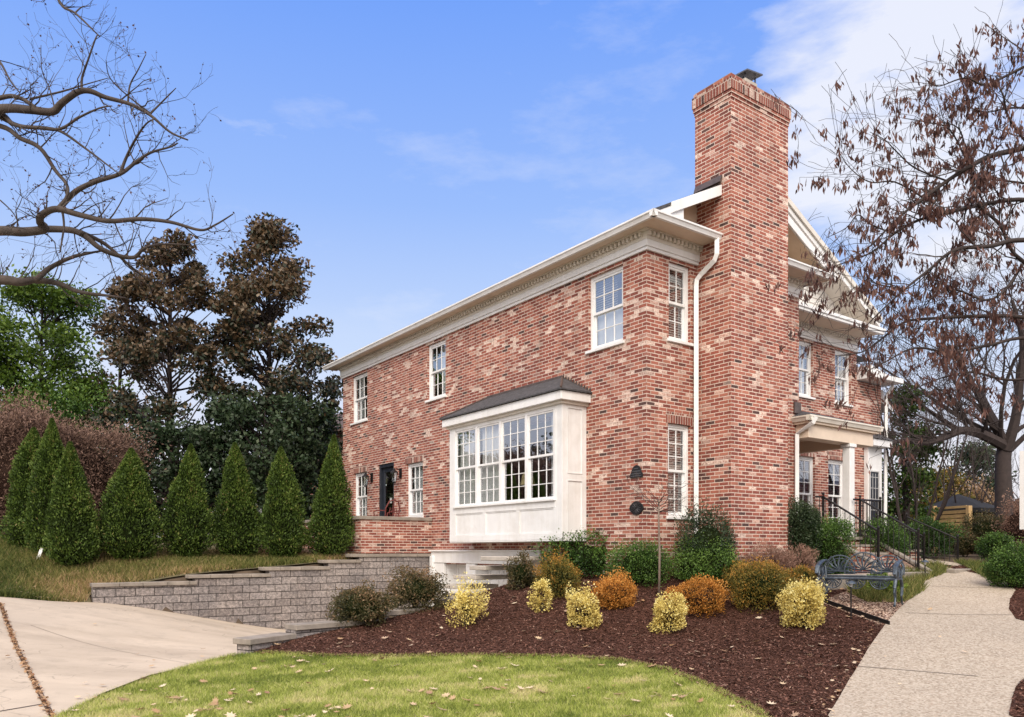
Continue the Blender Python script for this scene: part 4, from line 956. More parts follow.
# ------------------------------------------------------------------ fixtures on the house
def lantern(b, z):
    r = empty('wall_lantern', hw(-.0, b, z), CA); m = MB()
    m.box(-.03, -.003, -.055, .055, -.10, .16); m.tube([(-.02, 0, .08), (-.12, 0, .16), (-.21, 0, .13), (-.21, 0, .07)], .011, 6); m.build('bracket', M['iron'], r)
    m = MB(); c = (-.21, 0, 0)
    m.lathe([(.0, .16), (.03, .15), (.035, .11), (.115, .05), (.12, .03), (.0, .03)][::-1], c, 6); m.lathe([(0, -.26), (.05, -.25), (.055, -.22), (0, -.22)], c, 6)
    for k in range(6):
        t = k * math.pi / 3; m.tube([(c[0] + .10 * math.cos(t), .10 * math.sin(t), .03), (c[0] + .052 * math.cos(t), .052 * math.sin(t), -.22)], .007, 4)
    m.build('cage', M['iron'], r)
    m = MB(); m.lathe([(.048, -.215), (.094, .025)], c, 6); m.build('glass', M['glass'], r); return r
b_, z_ = facB(366, 478, -.2); tag(lantern(b_, z_), 'black wall lantern between the far ground floor window and the dark patio door', 'lantern', 'black wall lanterns by the patio door')
b_, z_ = facB(394.5, 474, -.2); tag(lantern(b_, z_), 'black wall lantern between the dark patio door and the window nearer the bay', 'lantern', 'black wall lanterns by the patio door')
def plaque(px, py, kind):
    b_, z_ = facB(px, py, 0); r = empty('house_plaque', hw(0, b_, z_), CA); m = MB()
    if kind == 'arch':
        prof = [(-.155, -.12), (.155, -.12), (.155, -.05), (.125, -.02), (.11, .04), (.07, .085), (0, .11), (-.07, .085), (-.11, .04), (-.125, -.02), (-.155, -.05)]
    else: prof = [(.16 * math.cos(t) * (1 + .10 * abs(math.cos(2 * t))), .115 * math.sin(t) * (1 + .1 * abs(math.cos(2 * t)))) for t in np.linspace(0, 2 * math.pi, 25)[:-1]]
    m.poly_extrude([(-.003, y, z) for y, z in prof], (-.02, 0, 0)); m.build('plate', M['iron'], r, bevel=.003)
    m = MB()
    if kind == 'arch':
        for (y, z, w) in ((0, .045, .05), (0, -.005, .10), (0, -.05, .12), (0, -.09, .13)): m.box(-.027, -.0235, y - w, y + w, z - .007, z + .007)
    else:
        for k in range(12):
            t = k * math.pi / 6; m.tube([(-.025, .03 * math.cos(t), .022 * math.sin(t)), (-.025, .12 * math.cos(t), .085 * math.sin(t))], .004, 4)
    m.build('raised_relief', M['metal_cap'], r); return r
tag(plaque(637, 471, 'arch'), 'black arched metal plaque on the brick corner, upper of two', 'plaque')
tag(plaque(637, 508, 'oval'), 'black oval metal plaque on the brick, below the arched one', 'plaque')
# ------------------------------------------------------------------ bench
def bench(loc, rz):
    r = empty('garden_bench', loc, rz); V = M['verdigris']
    tag(r, 'blue grey cast metal garden bench with fern leaf pattern beside the walk', 'bench')
    W, Dp_, SH, BH = 1.16, .46, .41, .84
    def fern(m, c, R_, a0, a1, plane, th=.010, n=9):
        """fan of leaflets: rim arc with bent ribs; plane(u, w) -> 3D"""
        arc = [(c[0] + R_ * math.cos(t), c[1] + R_ * math.sin(t)) for t in np.linspace(a0, a1, 16)]
        m.tube([plane(*p) for p in arc], th * 1.25, 5)
        arc2 = [(c[0] + R_ * .80 * math.cos(t), c[1] + R_ * .80 * math.sin(t)) for t in np.linspace(a0, a1, 16)]
        m.tube([plane(*p) for p in arc2], th * .7, 5)
        for t in np.linspace(a0, a1, n):
            e = (c[0] + R_ * math.cos(t), c[1] + R_ * math.sin(t)); mid = (c[0] + R_ * .5 * math.cos(t + .16), c[1] + R_ * .5 * math.sin(t + .16))
            m.tube([plane(*c), plane(*mid), plane(*e)], [th * .6, th * 1.7, th * .6], 4)
            for s in (-1, 1):
                q = (c[0] + R_ * .72 * math.cos(t + s * .11), c[1] + R_ * .72 * math.sin(t + s * .11)); m.tube([plane(*mid), plane(*q)], [th * 1.1, th * .4], 4, False)
    back = lambda u, w: (u, Dp_ / 2 + .03 + (w - SH) * .22, w)
    m = MB()
    for (c, R_) in (((-.38, SH + .13), .25), ((0, SH + .14), .29), ((.38, SH + .13), .25)): fern(m, c, R_, -.25, math.pi + .25, back)
    for s in (-1, 1):
        m.tube([back(s * W / 2, SH - .02), back(s * (W / 2 + .03), SH + .2), back(s * (W / 2 - .07), SH + .36)], .017, 6)
    m.tube([back(-W / 2, SH + .03), back(W / 2, SH + .03)], .016, 6); m.tube([back(-W / 2, SH + .12), back(-.2, SH + .10), back(.2, SH + .10), back(W / 2, SH + .12)], .012, 6)
    m.build('backrest', V, r)
    m = MB(); seat = lambda u, w: (u, w, SH)
    m.tube([(-W / 2, -Dp_ / 2, SH), (0, -Dp_ / 2 - .03, SH + .005), (W / 2, -Dp_ / 2, SH)], .018, 6); m.tube([(-W / 2, Dp_ / 2, SH), (W / 2, Dp_ / 2, SH)], .016, 6)
    for s in (-1, 1): m.tube([(s * W / 2, -Dp_ / 2, SH), (s * W / 2, Dp_ / 2, SH)], .016, 6)
    for i in range(1, 24):
        u = -W / 2 + W * i / 24; m.tube([(u - .03, -Dp_ / 2, SH), (u + .02, 0, SH - .012), (u - .03, Dp_ / 2, SH)], .0095, 4, False)
    for w in (-.12, 0, .12): m.tube([(-W / 2, w, SH), (W / 2, w, SH)], .008, 4)
    m.build('seat', V, r)
    m = MB(); ap = lambda u, w: (u, -Dp_ / 2 - .01, w)
    for u in (-.36, 0, .36): fern(m, (u, SH - .005), .15, math.pi + .15, 2 * math.pi - .15, ap, .007, 7)
    m.build('apron', V, r)
    for s in (-1, 1):
        x = s * (W / 2 + .01); m = MB(); sd = lambda u, w: (x, u, w)
        m.tube([sd(Dp_ / 2 + .08, SH + .30), sd(.1, SH + .285), sd(-.12, SH + .25), sd(-.27, SH + .19), sd(-.33, SH + .09), sd(-.26, SH + .05)], [.016, .03, .042, .04, .028, .014], 7)
        fern(m, (.02, SH + .02), .2, .15, math.pi - .15, sd, .008, 7); m.tube([sd(-.22, SH), sd(-.26, SH + .12), sd(-.22, SH + .2)], .014, 6)
        m.build('armrest', V, r)
        for y0, dy in ((-Dp_ / 2, -.09), (Dp_ / 2, .10)):
            m = MB(); m.tube([sd(y0, SH), sd(y0 + dy * .9, SH - .13), sd(y0 + dy * .3, SH - .28), sd(y0 + dy * .8, .02), sd(y0 + dy * 1.25, .0)], [.030, .026, .017, .016, .022], 7)
            m.tube([sd(y0 + dy * .9, SH - .13), sd(y0 + dy * 1.5, SH - .2), sd(y0 + dy * 1.2, SH - .27)], .011, 5); m.build('leg', V, r)
    return r
p = hit(859, 604); bench((p[0], p[1], p[2] + .01), R(-36))
# steel edging strip
A, B = G(824, 603), G(889, 626); m = MB(); A3 = Vector((*A, T(*A))); B3 = Vector((*B, T(*B))); m.prism([(0, 0, -.1), (.02, .01, -.1), (.02, .01, .07), (0, 0, .07)], A3, B3)
o = m.build('bed_edging', M['iron']); tag(o, 'thin black metal strip edging the gravel under the bench', 'edging')
def path_light(px, py, label, h=.45):
    x, y, z = hit(px, py); r = tag(empty('path_light', (x, y, z)), label, 'path light', 'low black path lights')
    m = MB(); m.tube([(0, 0, -.05), (0, 0, h - .06)], .011, 6); m.build('stake', M['iron'], r)
    m = MB(); m.lathe([(.075, h - .045), (.07, h - .03), (.02, h), (.0, h + .005)], (0, 0, 0), 14); m.build('shade', M['verdigris'], r)
    m = MB(); m.lathe([(.02, h - .09), (.025, h - .045)], (0, 0, 0), 10); m.build('lamp', M['steel'], r)
path_light(851, 619, 'black path light on a stake right in front of the blue grey bench', .58)
path_light(925, 580, 'black path light at the foot of the front stairs', .40)
# plant tag on the bank
x, y, z = hit(37, 561); m = MB(); m.box(-.035, .035, -.004, .004, 0.02, .30); o = m.build('plant_tag', M['white'], bevel=.003); o.location = (x, y, z); o.rotation_euler = (R(-12), R(14), 0); tag(o, 'small white plastic plant tag stuck in the ground cover bank', 'plant tag')
# ---- fence gate, garden umbrella
def fence_gate():
    d = 27.0; A = Vector(at(934, 531, d)); B = Vector(at(969, 531, d - 1.5)); zb = T(A.x, A.y) - .1
    r = tag(empty('wooden_gate', (A.x, A.y, zb), math.atan2(B.y - A.y, B.x - A.x)), 'yellowish wooden fence gate panel with horizontal top slats beyond the walk', 'gate')
    L = (B - A).xy.length; top = EYE + (550 - 509) / FPX * d - zb
    m = MB(); m.box(-.07, .07, -.07, .07, 0, top + .1); m.build('post', M['fence'], r, bevel=.01); m = MB(); m.box(L - .07, L + .07, -.07, .07, 0, top + .03); m.build('post', M['fence'], r, bevel=.01)
    m = MB(); k = int(L / .15)
    for i in range(k): m.box(.08 + i * (L - .16) / k, .08 + (i + 1) * (L - .16) / k - .012, -.012, .012, .1, top * .52)
    for j in range(4): z = top * .60 + j * (top * .36 / 4); m.box(.08, L - .08, -.015, .015, z, z + top * .36 / 4 - .03)
    m.build('board_panel', M['fence'], r)
    m = MB(); m.box(.07, L - .07, -.05, -.013, top * .53, top * .585); m.box(.07, L - .07, -.05, -.013, top * .98, top * 1.03); m.build('rail', M['fence'], r)
fence_gate()
def umbrella():
    x, y, _ = at(958, 520, 31); z = T(x, y); r = tag(empty('garden_umbrella', (x, y, z)), 'dark patio umbrella standing behind the wooden gate', 'umbrella')
    top = EYE + (550 - 494) / FPX * 31 - z
    m = MB(); m.tube([(0, 0, 0), (0, 0, top)], .03, 8); m.build('pole', M['iron'], r)
    m = MB(); n = 8; v = [(0, 0, top)]
    for k in range(n): t = k * 2 * math.pi / n; v.append((1.55 * math.cos(t), 1.55 * math.sin(t), top - .62)); 
    for k in range(n): t = k * 2 * math.pi / n; v.append((1.52 * math.cos(t), 1.52 * math.sin(t), top - .78))
    m.add(v, [(0, 1 + k, 1 + (k + 1) % n) for k in range(n)] + [(1 + k, 1 + n + k, 1 + n + (k + 1) % n, 1 + (k + 1) % n) for k in range(n)]); m.build('canopy', M['canvas_dark'], r)
umbrella()
# ---- patio chair and table
def patio_chair():
    b_, z_ = 8.95, 1.95; r = empty('patio_chair', hw(-.62, b_, z_), CA + R(200)); tag(r, 'reddish metal patio chair with scrolled back behind the brick patio wall', 'chair')
    m = MB()
    m.tube([(-.24, .2, .42), (-.27, .26, .75), (-.17, .3, .93), (0, .31, .97), (.17, .3, .93), (.27, .26, .75), (.24, .2, .42)], .018, 6)
    for s in (-1, 1):
        m.tube([(s * .05, .25, .5), (s * .15, .27, .62), (s * .12, .28, .76), (s * .03, .28, .72), (s * .06, .27, .64)], .012, 5); m.tube([(s * .02, .25, .5), (s * .02, .30, .93)], .009, 5)
    m.build('backrest', M['rust_red'], r)
    m = MB(); m.lathe([(.23, .42), (.25, .44), (.25, .46), (.0, .465)], (0, 0, 0), 16); m.build('seat', M['rust_red'], r)
    for s in (-1, 1):
        for q in (-1, 1): m = MB(); m.tube([(s * .19, q * .17, .43), (s * .24, q * .22, 0)], .013, 5); m.build('leg', M['rust_red'], r)
        m = MB(); m.tube([(s * .26, .24, .68), (s * .29, 0, .70), (s * .27, -.17, .66), (s * .22, -.17, .45)], .014, 5); m.build('armrest', M['rust_red'], r)
patio_chair()
r = tag(empty('patio_table', hw(-1.3, 9.6, 1.95), CA), 'low black round metal table on the patio left of the chair', 'table'); m = MB(); m.lathe([(0, .52), (.55, .52), (.55, .55), (0, .55)], (0, 0, 0), 24); m.build('tabletop', M['iron'], r)
for k in range(4): t = k * math.pi / 2 + .5; m = MB(); m.tube([(.3 * math.cos(t), .3 * math.sin(t), .52), (.4 * math.cos(t), .4 * math.sin(t), 0)], .018, 6); m.build('leg', M['iron'], r)
# ---- neighbouring houses glimpsed behind trees
def neighbour(name, loc, rz, w, dp, h, roofh, wallm, roofm, label, wins, ov=.5, frieze=False):
    r = tag(empty(name, loc, rz), label, 'house'); m = MB(); m.box(0, w, 0, dp, -1, h); m.build('wall', wallm, r)
    m = MB(); m.add([(-ov, -ov, h - .02), (w + ov, -ov, h - .02), (w + ov, dp + ov, h - .02), (-ov, dp + ov, h - .02), (w * .25, dp / 2, h + roofh), (w * .75, dp / 2, h + roofh), (-ov, -ov, h + .12), (w + ov, -ov, h + .12), (w + ov, dp + ov, h + .12), (-ov, dp + ov, h + .12)],
                 [(0, 3, 2, 1), (0, 1, 7, 6), (1, 2, 8, 7), (2, 3, 9, 8), (3, 0, 6, 9), (6, 7, 5, 4), (7, 8, 5), (8, 9, 4, 5), (9, 6, 4)]); m.build('roof', roofm, r)
    for (x0, x1, z0, z1) in wins:
        f = MB(); frame_trim(f, PG(-.0), x0, x1, z0, z1, 0, .05, .08); f.box(x0 - .05, x1 + .05, -.08, -.001, z0 - .07, z0); wf = f.build('window', M['white'], r)
        f = MB(); f.quad((x0, -.02, z0), (x1, -.02, z0), (x1, -.02, z1), (x0, -.02, z1)); f.build('pane', M['dark_paint'], wf)
    return r
x, y, _ = at(296, 550, 36.5)
neighbour('neighbour_house', (x, y, 0), R(12), 9.0, 7, 7.1, 1.6, M['brick'], M['brown_roof'], 'brick neighbour house with dark brown hipped roof half hidden behind the far corner', [(1, 2, 3, 4.6), (3, 4, 3, 4.6), (5, 6, 3, 4.6)], ov=.9)
x, y, _ = at(170, 550, 40)
neighbour('neighbour_house', (x, y, .5), R(-6), 6.5, 6, 3.9, 1.4, plain('grey_siding', (0.25, 0.25, 0.27), .7), M['brown_roof'], 'grey sided neighbour house behind the magnolia trunks on the left', [(1, 2, 1.2, 2.6), (3.5, 4.5, 1.2, 2.6)])
x, y, _ = at(1028, 550, 19)
r = neighbour('neighbour_house', (x, y, .8), R(-48), 8, 8, 3.05, .0, M['brick'], M['white'], 'sliver of a red brick building with white corner post at the right edge', [], ov=.02)
m = MB(); m.box(-.14, .12, -.14, .12, 1.3, 3.2); m.build('corner_post', M['white'], r)
# ------------------------------------------------------------------ shrubs
def blob_pts(n, rx, ry, rz, lump=0.18, shell=0.55, seed=0, flat=.0):
    """points through the outer volume of a lumpy dome (z from 0)"""
    d = unit(rng.normal(size=(n, 3))); lo = d[:, 2] < -.7; d[lo, 2] = rng.uniform(-.7, .2, lo.sum()); d = unit(d)
    K = max(14, n // 55); kd = unit(rng.normal(size=(K, 3))); kd[:, 2] = np.maximum(kd[:, 2], -.6); j = rng.integers(0, K, n); m_ = rng.uniform(size=n) < .72
    dd = unit(kd[j] + rng.normal(0, .15, (n, 3))); d = np.where(m_[:, None], dd, d); kr = np.where((rng.uniform(size=K) < .16) & (kd[:, 2] > .1), rng.uniform(1.12, 1.30, K), rng.uniform(.86, 1.10, K))[j]
    if flat: d[:, 2] = np.tanh(d[:, 2] * (1 + 3 * flat)) / np.tanh(1 + 3 * flat)
    r = rng.uniform(shell ** 3, 1, n) ** (1 / 3) * np.where(m_, kr, 1)
    k = np.random.default_rng(seed).normal(size=(7, 3)) * 3.2; ph = np.random.default_rng(seed + 1).uniform(0, 6.28, 7)
    L = 1 + lump * np.tanh(np.sin(d @ k.T + ph).sum(1) * .7)
    P = d * (r * L)[:, None] * np.array([rx, ry, rz]); P[:, 2] = rz * .44 + np.where(d[:, 2] > 0, P[:, 2] * .56, P[:, 2] * .55); return P, d, r
def shrub(name, px, py, w, h, mat, label, cat='shrub', n=4200, size=.05, aspect=1.8, lump=.2, up=.3, group=None, core='core_dark', d=None, depth=1.0, seed=None, tintbias=0, flat=0.0, oy=0.0, shell=.6, stems=True, outw=.9, cr=.60, fine=True):
    """px,py = base in the picture, w,h = size in the picture"""
    if d is None: x, y, z = hit(px, py)
    else: u, _ = ray(px, py); x, y = u * d, d; z = T(x, y)
    s = y / FPX; W, H = w * s / 2, h * s
    topz = EYE + (HY - (py - h)) / FPX * y
    if d is None: y += W * depth * .6
    H = max(.15, topz - z)
    x = (px - CX) / FPX * y; 
    r = empty(name, (x, y, z), 0); tag(r, label, cat, group)
    seed = seed if seed is not None else int(px * 7 + py)
    if fine: n = int(n * 2.3); size *= .66
    P, dr, rr = blob_pts(n, W, W * depth, H * .97, lump, shell, seed, flat)
    P[:, 2] = np.maximum(P[:, 2] + .04 * H, .01)
    V, F = leaves(P, size, aspect, up=up, outward=dr, out_w=outw)
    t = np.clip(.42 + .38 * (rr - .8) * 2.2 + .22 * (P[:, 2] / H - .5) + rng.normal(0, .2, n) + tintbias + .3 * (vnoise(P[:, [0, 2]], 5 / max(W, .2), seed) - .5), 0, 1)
    mesh_np('foliage', V, F, mat, r, t)
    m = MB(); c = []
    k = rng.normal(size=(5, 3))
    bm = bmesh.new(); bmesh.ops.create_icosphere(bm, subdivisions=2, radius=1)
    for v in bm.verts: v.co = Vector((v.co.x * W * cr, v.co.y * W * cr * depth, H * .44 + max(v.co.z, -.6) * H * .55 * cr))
    me = bpy.data.meshes.new('shade_core'); bm.to_mesh(me); bm.free(); me.materials.append(M[core]); o = bpy.data.objects.new('shade_core', me); col.objects.link(o); o.parent = r  # solid dark core stands in for the shade inside the foliage
    if stems:
        for i in range(7):
            t_ = random.uniform(0, 6.28); q = random.uniform(.1, .35); m.tube([(W * .1 * math.cos(t_), W * .1 * math.sin(t_), -.05), (W * q * math.cos(t_), W * q * math.sin(t_), H * .3)], .012, 4, False)
        m.build('stems', M['bark_dark'], r)
    return r
gy = 'golden yellow dwarf shrubs in the mulch'
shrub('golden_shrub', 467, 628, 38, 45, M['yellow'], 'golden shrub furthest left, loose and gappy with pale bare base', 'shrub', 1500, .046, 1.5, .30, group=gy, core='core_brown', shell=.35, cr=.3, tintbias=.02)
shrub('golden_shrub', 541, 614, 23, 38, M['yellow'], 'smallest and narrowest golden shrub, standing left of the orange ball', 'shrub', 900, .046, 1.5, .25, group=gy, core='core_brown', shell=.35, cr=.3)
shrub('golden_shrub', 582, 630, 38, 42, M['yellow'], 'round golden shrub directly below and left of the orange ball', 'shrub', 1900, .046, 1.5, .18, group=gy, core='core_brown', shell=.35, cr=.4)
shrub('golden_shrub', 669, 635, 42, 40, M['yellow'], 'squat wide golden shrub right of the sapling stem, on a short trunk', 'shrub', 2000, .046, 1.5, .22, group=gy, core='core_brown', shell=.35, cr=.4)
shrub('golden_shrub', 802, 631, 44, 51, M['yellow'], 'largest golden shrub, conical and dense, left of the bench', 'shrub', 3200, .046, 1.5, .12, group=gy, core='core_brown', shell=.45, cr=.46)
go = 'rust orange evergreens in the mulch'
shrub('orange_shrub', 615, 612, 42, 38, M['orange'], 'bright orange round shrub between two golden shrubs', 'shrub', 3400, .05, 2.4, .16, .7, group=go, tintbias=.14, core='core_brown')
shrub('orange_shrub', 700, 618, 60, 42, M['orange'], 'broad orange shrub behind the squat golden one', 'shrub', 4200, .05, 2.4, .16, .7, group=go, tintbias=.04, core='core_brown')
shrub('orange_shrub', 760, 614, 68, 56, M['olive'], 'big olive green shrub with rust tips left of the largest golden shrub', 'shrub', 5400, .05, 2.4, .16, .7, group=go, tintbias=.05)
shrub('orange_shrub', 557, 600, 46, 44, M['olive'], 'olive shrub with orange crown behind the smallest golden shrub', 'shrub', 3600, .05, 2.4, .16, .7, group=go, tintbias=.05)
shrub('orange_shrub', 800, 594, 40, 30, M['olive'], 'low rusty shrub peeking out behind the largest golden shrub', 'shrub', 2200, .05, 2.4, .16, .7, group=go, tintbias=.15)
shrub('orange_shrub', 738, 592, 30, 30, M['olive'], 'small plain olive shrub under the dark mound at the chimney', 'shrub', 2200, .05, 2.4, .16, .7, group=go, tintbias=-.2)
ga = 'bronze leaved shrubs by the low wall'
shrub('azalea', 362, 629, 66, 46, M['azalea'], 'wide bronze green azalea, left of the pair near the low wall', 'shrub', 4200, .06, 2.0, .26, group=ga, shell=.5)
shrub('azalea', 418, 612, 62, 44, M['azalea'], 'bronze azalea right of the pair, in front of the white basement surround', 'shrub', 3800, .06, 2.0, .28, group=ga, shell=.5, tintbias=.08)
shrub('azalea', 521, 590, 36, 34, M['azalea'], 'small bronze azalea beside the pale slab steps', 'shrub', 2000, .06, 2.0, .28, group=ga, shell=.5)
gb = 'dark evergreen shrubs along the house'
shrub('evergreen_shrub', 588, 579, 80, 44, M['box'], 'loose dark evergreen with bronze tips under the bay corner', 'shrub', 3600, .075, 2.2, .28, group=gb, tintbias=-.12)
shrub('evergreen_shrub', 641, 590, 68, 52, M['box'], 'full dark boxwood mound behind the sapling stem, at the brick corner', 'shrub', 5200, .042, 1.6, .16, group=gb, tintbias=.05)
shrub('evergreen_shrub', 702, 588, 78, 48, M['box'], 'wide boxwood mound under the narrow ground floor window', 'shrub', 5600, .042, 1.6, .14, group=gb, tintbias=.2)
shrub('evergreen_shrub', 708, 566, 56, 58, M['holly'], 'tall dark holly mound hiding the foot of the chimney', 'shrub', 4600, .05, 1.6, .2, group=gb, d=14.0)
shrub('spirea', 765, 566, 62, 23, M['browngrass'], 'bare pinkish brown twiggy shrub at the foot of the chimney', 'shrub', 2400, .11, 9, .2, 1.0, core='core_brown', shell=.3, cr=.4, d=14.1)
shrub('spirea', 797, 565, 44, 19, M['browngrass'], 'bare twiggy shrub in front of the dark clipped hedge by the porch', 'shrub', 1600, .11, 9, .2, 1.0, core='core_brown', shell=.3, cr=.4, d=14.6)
gh = 'hedges around the front steps'
shrub('hedge', 804, 560, 40, 54, M['holly'], 'dark hedge block against the chimney side, tallest by the porch', 'hedge', 8000, .055, 1.6, .14, group=gh, d=15.3, flat=.25)
shrub('hedge', 831, 564, 44, 42, M['box'], 'clipped green hedge block in front of the porch column', 'hedge', 8000, .045, 1.6, .10, group=gh, d=15.2, flat=.45, tintbias=-.05)
shrub('hedge', 879, 562, 50, 40, M['box'], 'rounded dark hedge behind the iron railing of the stairs', 'hedge', 8000, .05, 1.6, .14, group=gh, d=17.4, tintbias=-.15)
shrub('hedge', 925, 562, 60, 44, M['box'], 'large dark shrub behind the far stair railing', 'hedge', 5000, .06, 1.6, .18, group=gh, d=21, tintbias=-.25)
gr_ = 'shrubs lining the right side of the walk'
shrub('boxwood', 1012, 588, 46, 44, M['box'], 'rounded bright green boxwood nearest on the right edge of the walk', 'shrub', 5600, .045, 1.6, .12, group=gr_, d=14.6, tintbias=.02)
shrub('boxwood', 997, 562, 32, 32, M['box'], 'dark round boxwood just behind the nearest one on the right', 'shrub', 3000, .05, 1.6, .15, group=gr_, d=18.5, tintbias=-.15)
shrub('boxwood', 965, 560, 36, 28, M['azalea'], 'low brownish green shrub where the walk disappears', 'shrub', 3000, .06, 1.6, .2, group=gr_, d=22, tintbias=-.05)
shrub('boxwood', 986, 552, 46, 40, M['azalea'], 'dark bronze hedge in front of the big bare tree', 'shrub', 3600, .07, 1.6, .2, group=gr_, d=25, tintbias=-.25)
shrub('boxwood', 1018, 540, 40, 40, M['browngrass'], 'brown bare shrub at the foot of the brick sliver', 'shrub', 2200, .10, 4, .2, group=gr_, d=24, core='core_brown')
shrub('tan_leaved_shrub', 968, 540, 62, 62, M['tanleaf'], 'tree with clinging tan leaves above the wooden gate', 'shrub', 2200, .13, 1.6, .3, d=36, core='core_dark', cr=.55)
# ground cover pocket beside the bench
for poly, n, nm in (([G(846, 592), G(868, 603), G(905, 603), G(925, 591), G(920, 580), G(880, 577)], 5200, 'yellow green clump of strappy ground cover behind the bench'),
                    ([G(885, 578), G(925, 582), G(948, 573), G(940, 566), G(905, 568)], 3200, 'straw coloured ground cover beside the foot of the stairs')):
    blades('ground_cover', scatter_in(poly, n), .17, .016, Tn, M['liriope'], 1.2, lambda X: np.clip(rng.normal(.35, .22, len(X)), 0, 1), nm, 'ground cover')
blades('ground_cover', scatter_in([G(975, 573), G(1000, 588), G(985, 566), G(955, 563)], 2500), .14, .014, Tn, M['liriope'], 1.2, lambda X: np.clip(rng.normal(.25, .2, len(X)), 0, 1), 'dark green ground cover along the right edge of the far walk', 'ground cover')
# lime clump
shrub('hellebore', 884, 598, 34, 24, M['green_tree'], 'bright lime green leafy clump right behind the bench', 'plant', 900, .08, 1.8, .3, tintbias=.3, stems=False, shell=.2, cr=.3)
# ------------------------------------------------------------------ arborvitae
def arborvitae(a, b, w, h, label, n=27000):
    x, y, _ = hw(a, b); z = T(x, y); r = tag(empty('arborvitae', (x, y, z)), label, 'arborvitae', 'cone shaped arborvitae on the bank')
    t = rng.uniform(0, 1, n) ** .80; ang = rng.uniform(0, 2 * math.pi, n)
    q1, q2, q3 = 1.2 + .5 * random.random(), .78 + .2 * random.random(), .12 + .10 * random.random(); lx, ly = random.uniform(-.035, .035), random.uniform(-.03, .03)
    def prof(t): return (np.minimum(1, (t + .04) / q3) ** .6) * (1 - t ** q1) ** q2
    L = 1 + .09 * np.sin(3 * ang + 7 * t + a) + .13 * (vnoise(np.c_[ang * 2, t * 14], 1.5, int(abs(a) * 10)) - .5) * 2
    rr = rng.uniform(.62, 1.04, n); rr = np.where(rng.uniform(size=n) < .07, rng.uniform(1.02, 1.16, n), rr); rad = w / 2 * prof(t) * L * rr + .01
    P = np.c_[rad * np.cos(ang) + lx * t * h, rad * np.sin(ang) + ly * t * h, .06 + t * h * .985]; out = np.c_[np.cos(ang), np.sin(ang), np.full(n, .7)]
    V, F = leaves(P, .058, 2.3, up=.9, outward=out, out_w=1.5)
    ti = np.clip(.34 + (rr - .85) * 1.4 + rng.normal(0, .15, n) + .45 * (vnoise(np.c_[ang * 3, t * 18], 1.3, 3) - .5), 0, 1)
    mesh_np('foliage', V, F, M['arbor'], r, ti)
    m = MB(); pr = [(.001, .05)] + [(float(w / 2 * prof(np.array([q]))[0] * .70), .06 + q * h * .94) for q in np.linspace(0.02, .97, 12)]; m.lathe(pr, (0, 0, 0), 12); m.v = [(x_ + lx * z_, y_ + ly * z_, z_) for x_, y_, z_ in m.v]; m.build('shade_core', M['core_dark'], r, smooth=True)  # dark inner cone, painted as the shade behind the sprays
    m = MB(); m.tube([(0, 0, -.1), (0, 0, h * .4)], .05, 6); m.build('trunk', M['bark_grey'], r)
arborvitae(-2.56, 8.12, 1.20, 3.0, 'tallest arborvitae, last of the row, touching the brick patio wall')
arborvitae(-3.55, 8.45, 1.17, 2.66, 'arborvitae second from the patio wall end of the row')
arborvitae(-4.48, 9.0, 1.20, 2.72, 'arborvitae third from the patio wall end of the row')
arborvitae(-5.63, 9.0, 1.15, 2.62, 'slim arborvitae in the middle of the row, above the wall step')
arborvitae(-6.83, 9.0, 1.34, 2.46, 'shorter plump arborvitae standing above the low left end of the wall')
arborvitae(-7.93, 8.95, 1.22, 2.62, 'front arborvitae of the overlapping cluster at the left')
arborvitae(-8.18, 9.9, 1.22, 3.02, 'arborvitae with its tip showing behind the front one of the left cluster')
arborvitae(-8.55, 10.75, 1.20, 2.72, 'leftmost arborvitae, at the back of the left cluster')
# ------------------------------------------------------------------ branching trees
def catmull(P, k=5):
    P = [Vector(p) for p in P]; Q = [P[0]] + P + [P[-1]]; out = []
    for i in range(1, len(Q) - 2):
        p0, p1, p2, p3 = Q[i - 1:i + 3]
        for j in range(k):
            t = j / k; out.append(.5 * ((2 * p1) + (-p0 + p2) * t + (2 * p0 - 5 * p1 + 4 * p2 - p3) * t * t + (-p0 + 3 * p1 - 3 * p2 + p3) * t ** 3))
    out.append(P[-1]); return out
def grow(mb, tips, start, dirv, length, rad, depth, rs, wob=.28, split=3, upb=.1, nseg=6, sides=4, shrink=.62, minr=.0022, ang=.7):
    p = Vector(start); d = Vector(dirv).normalized(); pts = [p.copy()]; rr = [rad]
    for i in range(nseg):
        d = (d + Vector((rs.gauss(0, wob), rs.gauss(0, wob), rs.gauss(0, wob) + upb * .3))).normalized()
        p = p + d * length / nseg; pts.append(p.copy()); rr.append(max(minr, rad * (1 - .72 * (i + 1) / nseg)))
    mb.tube(pts, rr, sides if rad > .012 else 3, False); tips.append((pts, depth))
    if depth <= 0: return
    for k in range(split):
        i = rs.randint(1, nseg); ax = Vector((rs.gauss(0, 1), rs.gauss(0, 1), rs.gauss(0, 1))).cross(d)
        if ax.length < 1e-3: continue
        nd = (Matrix.Rotation(rs.uniform(.5, 1.2) * ang, 3, ax.normalized()) @ (pts[i] - pts[i - 1]).normalized())
        grow(mb, tips, pts[i], nd, length * shrink * rs.uniform(.7, 1.15), rr[i] * .62, depth - 1, rs, wob, split, upb, nseg, sides, shrink, minr, ang)
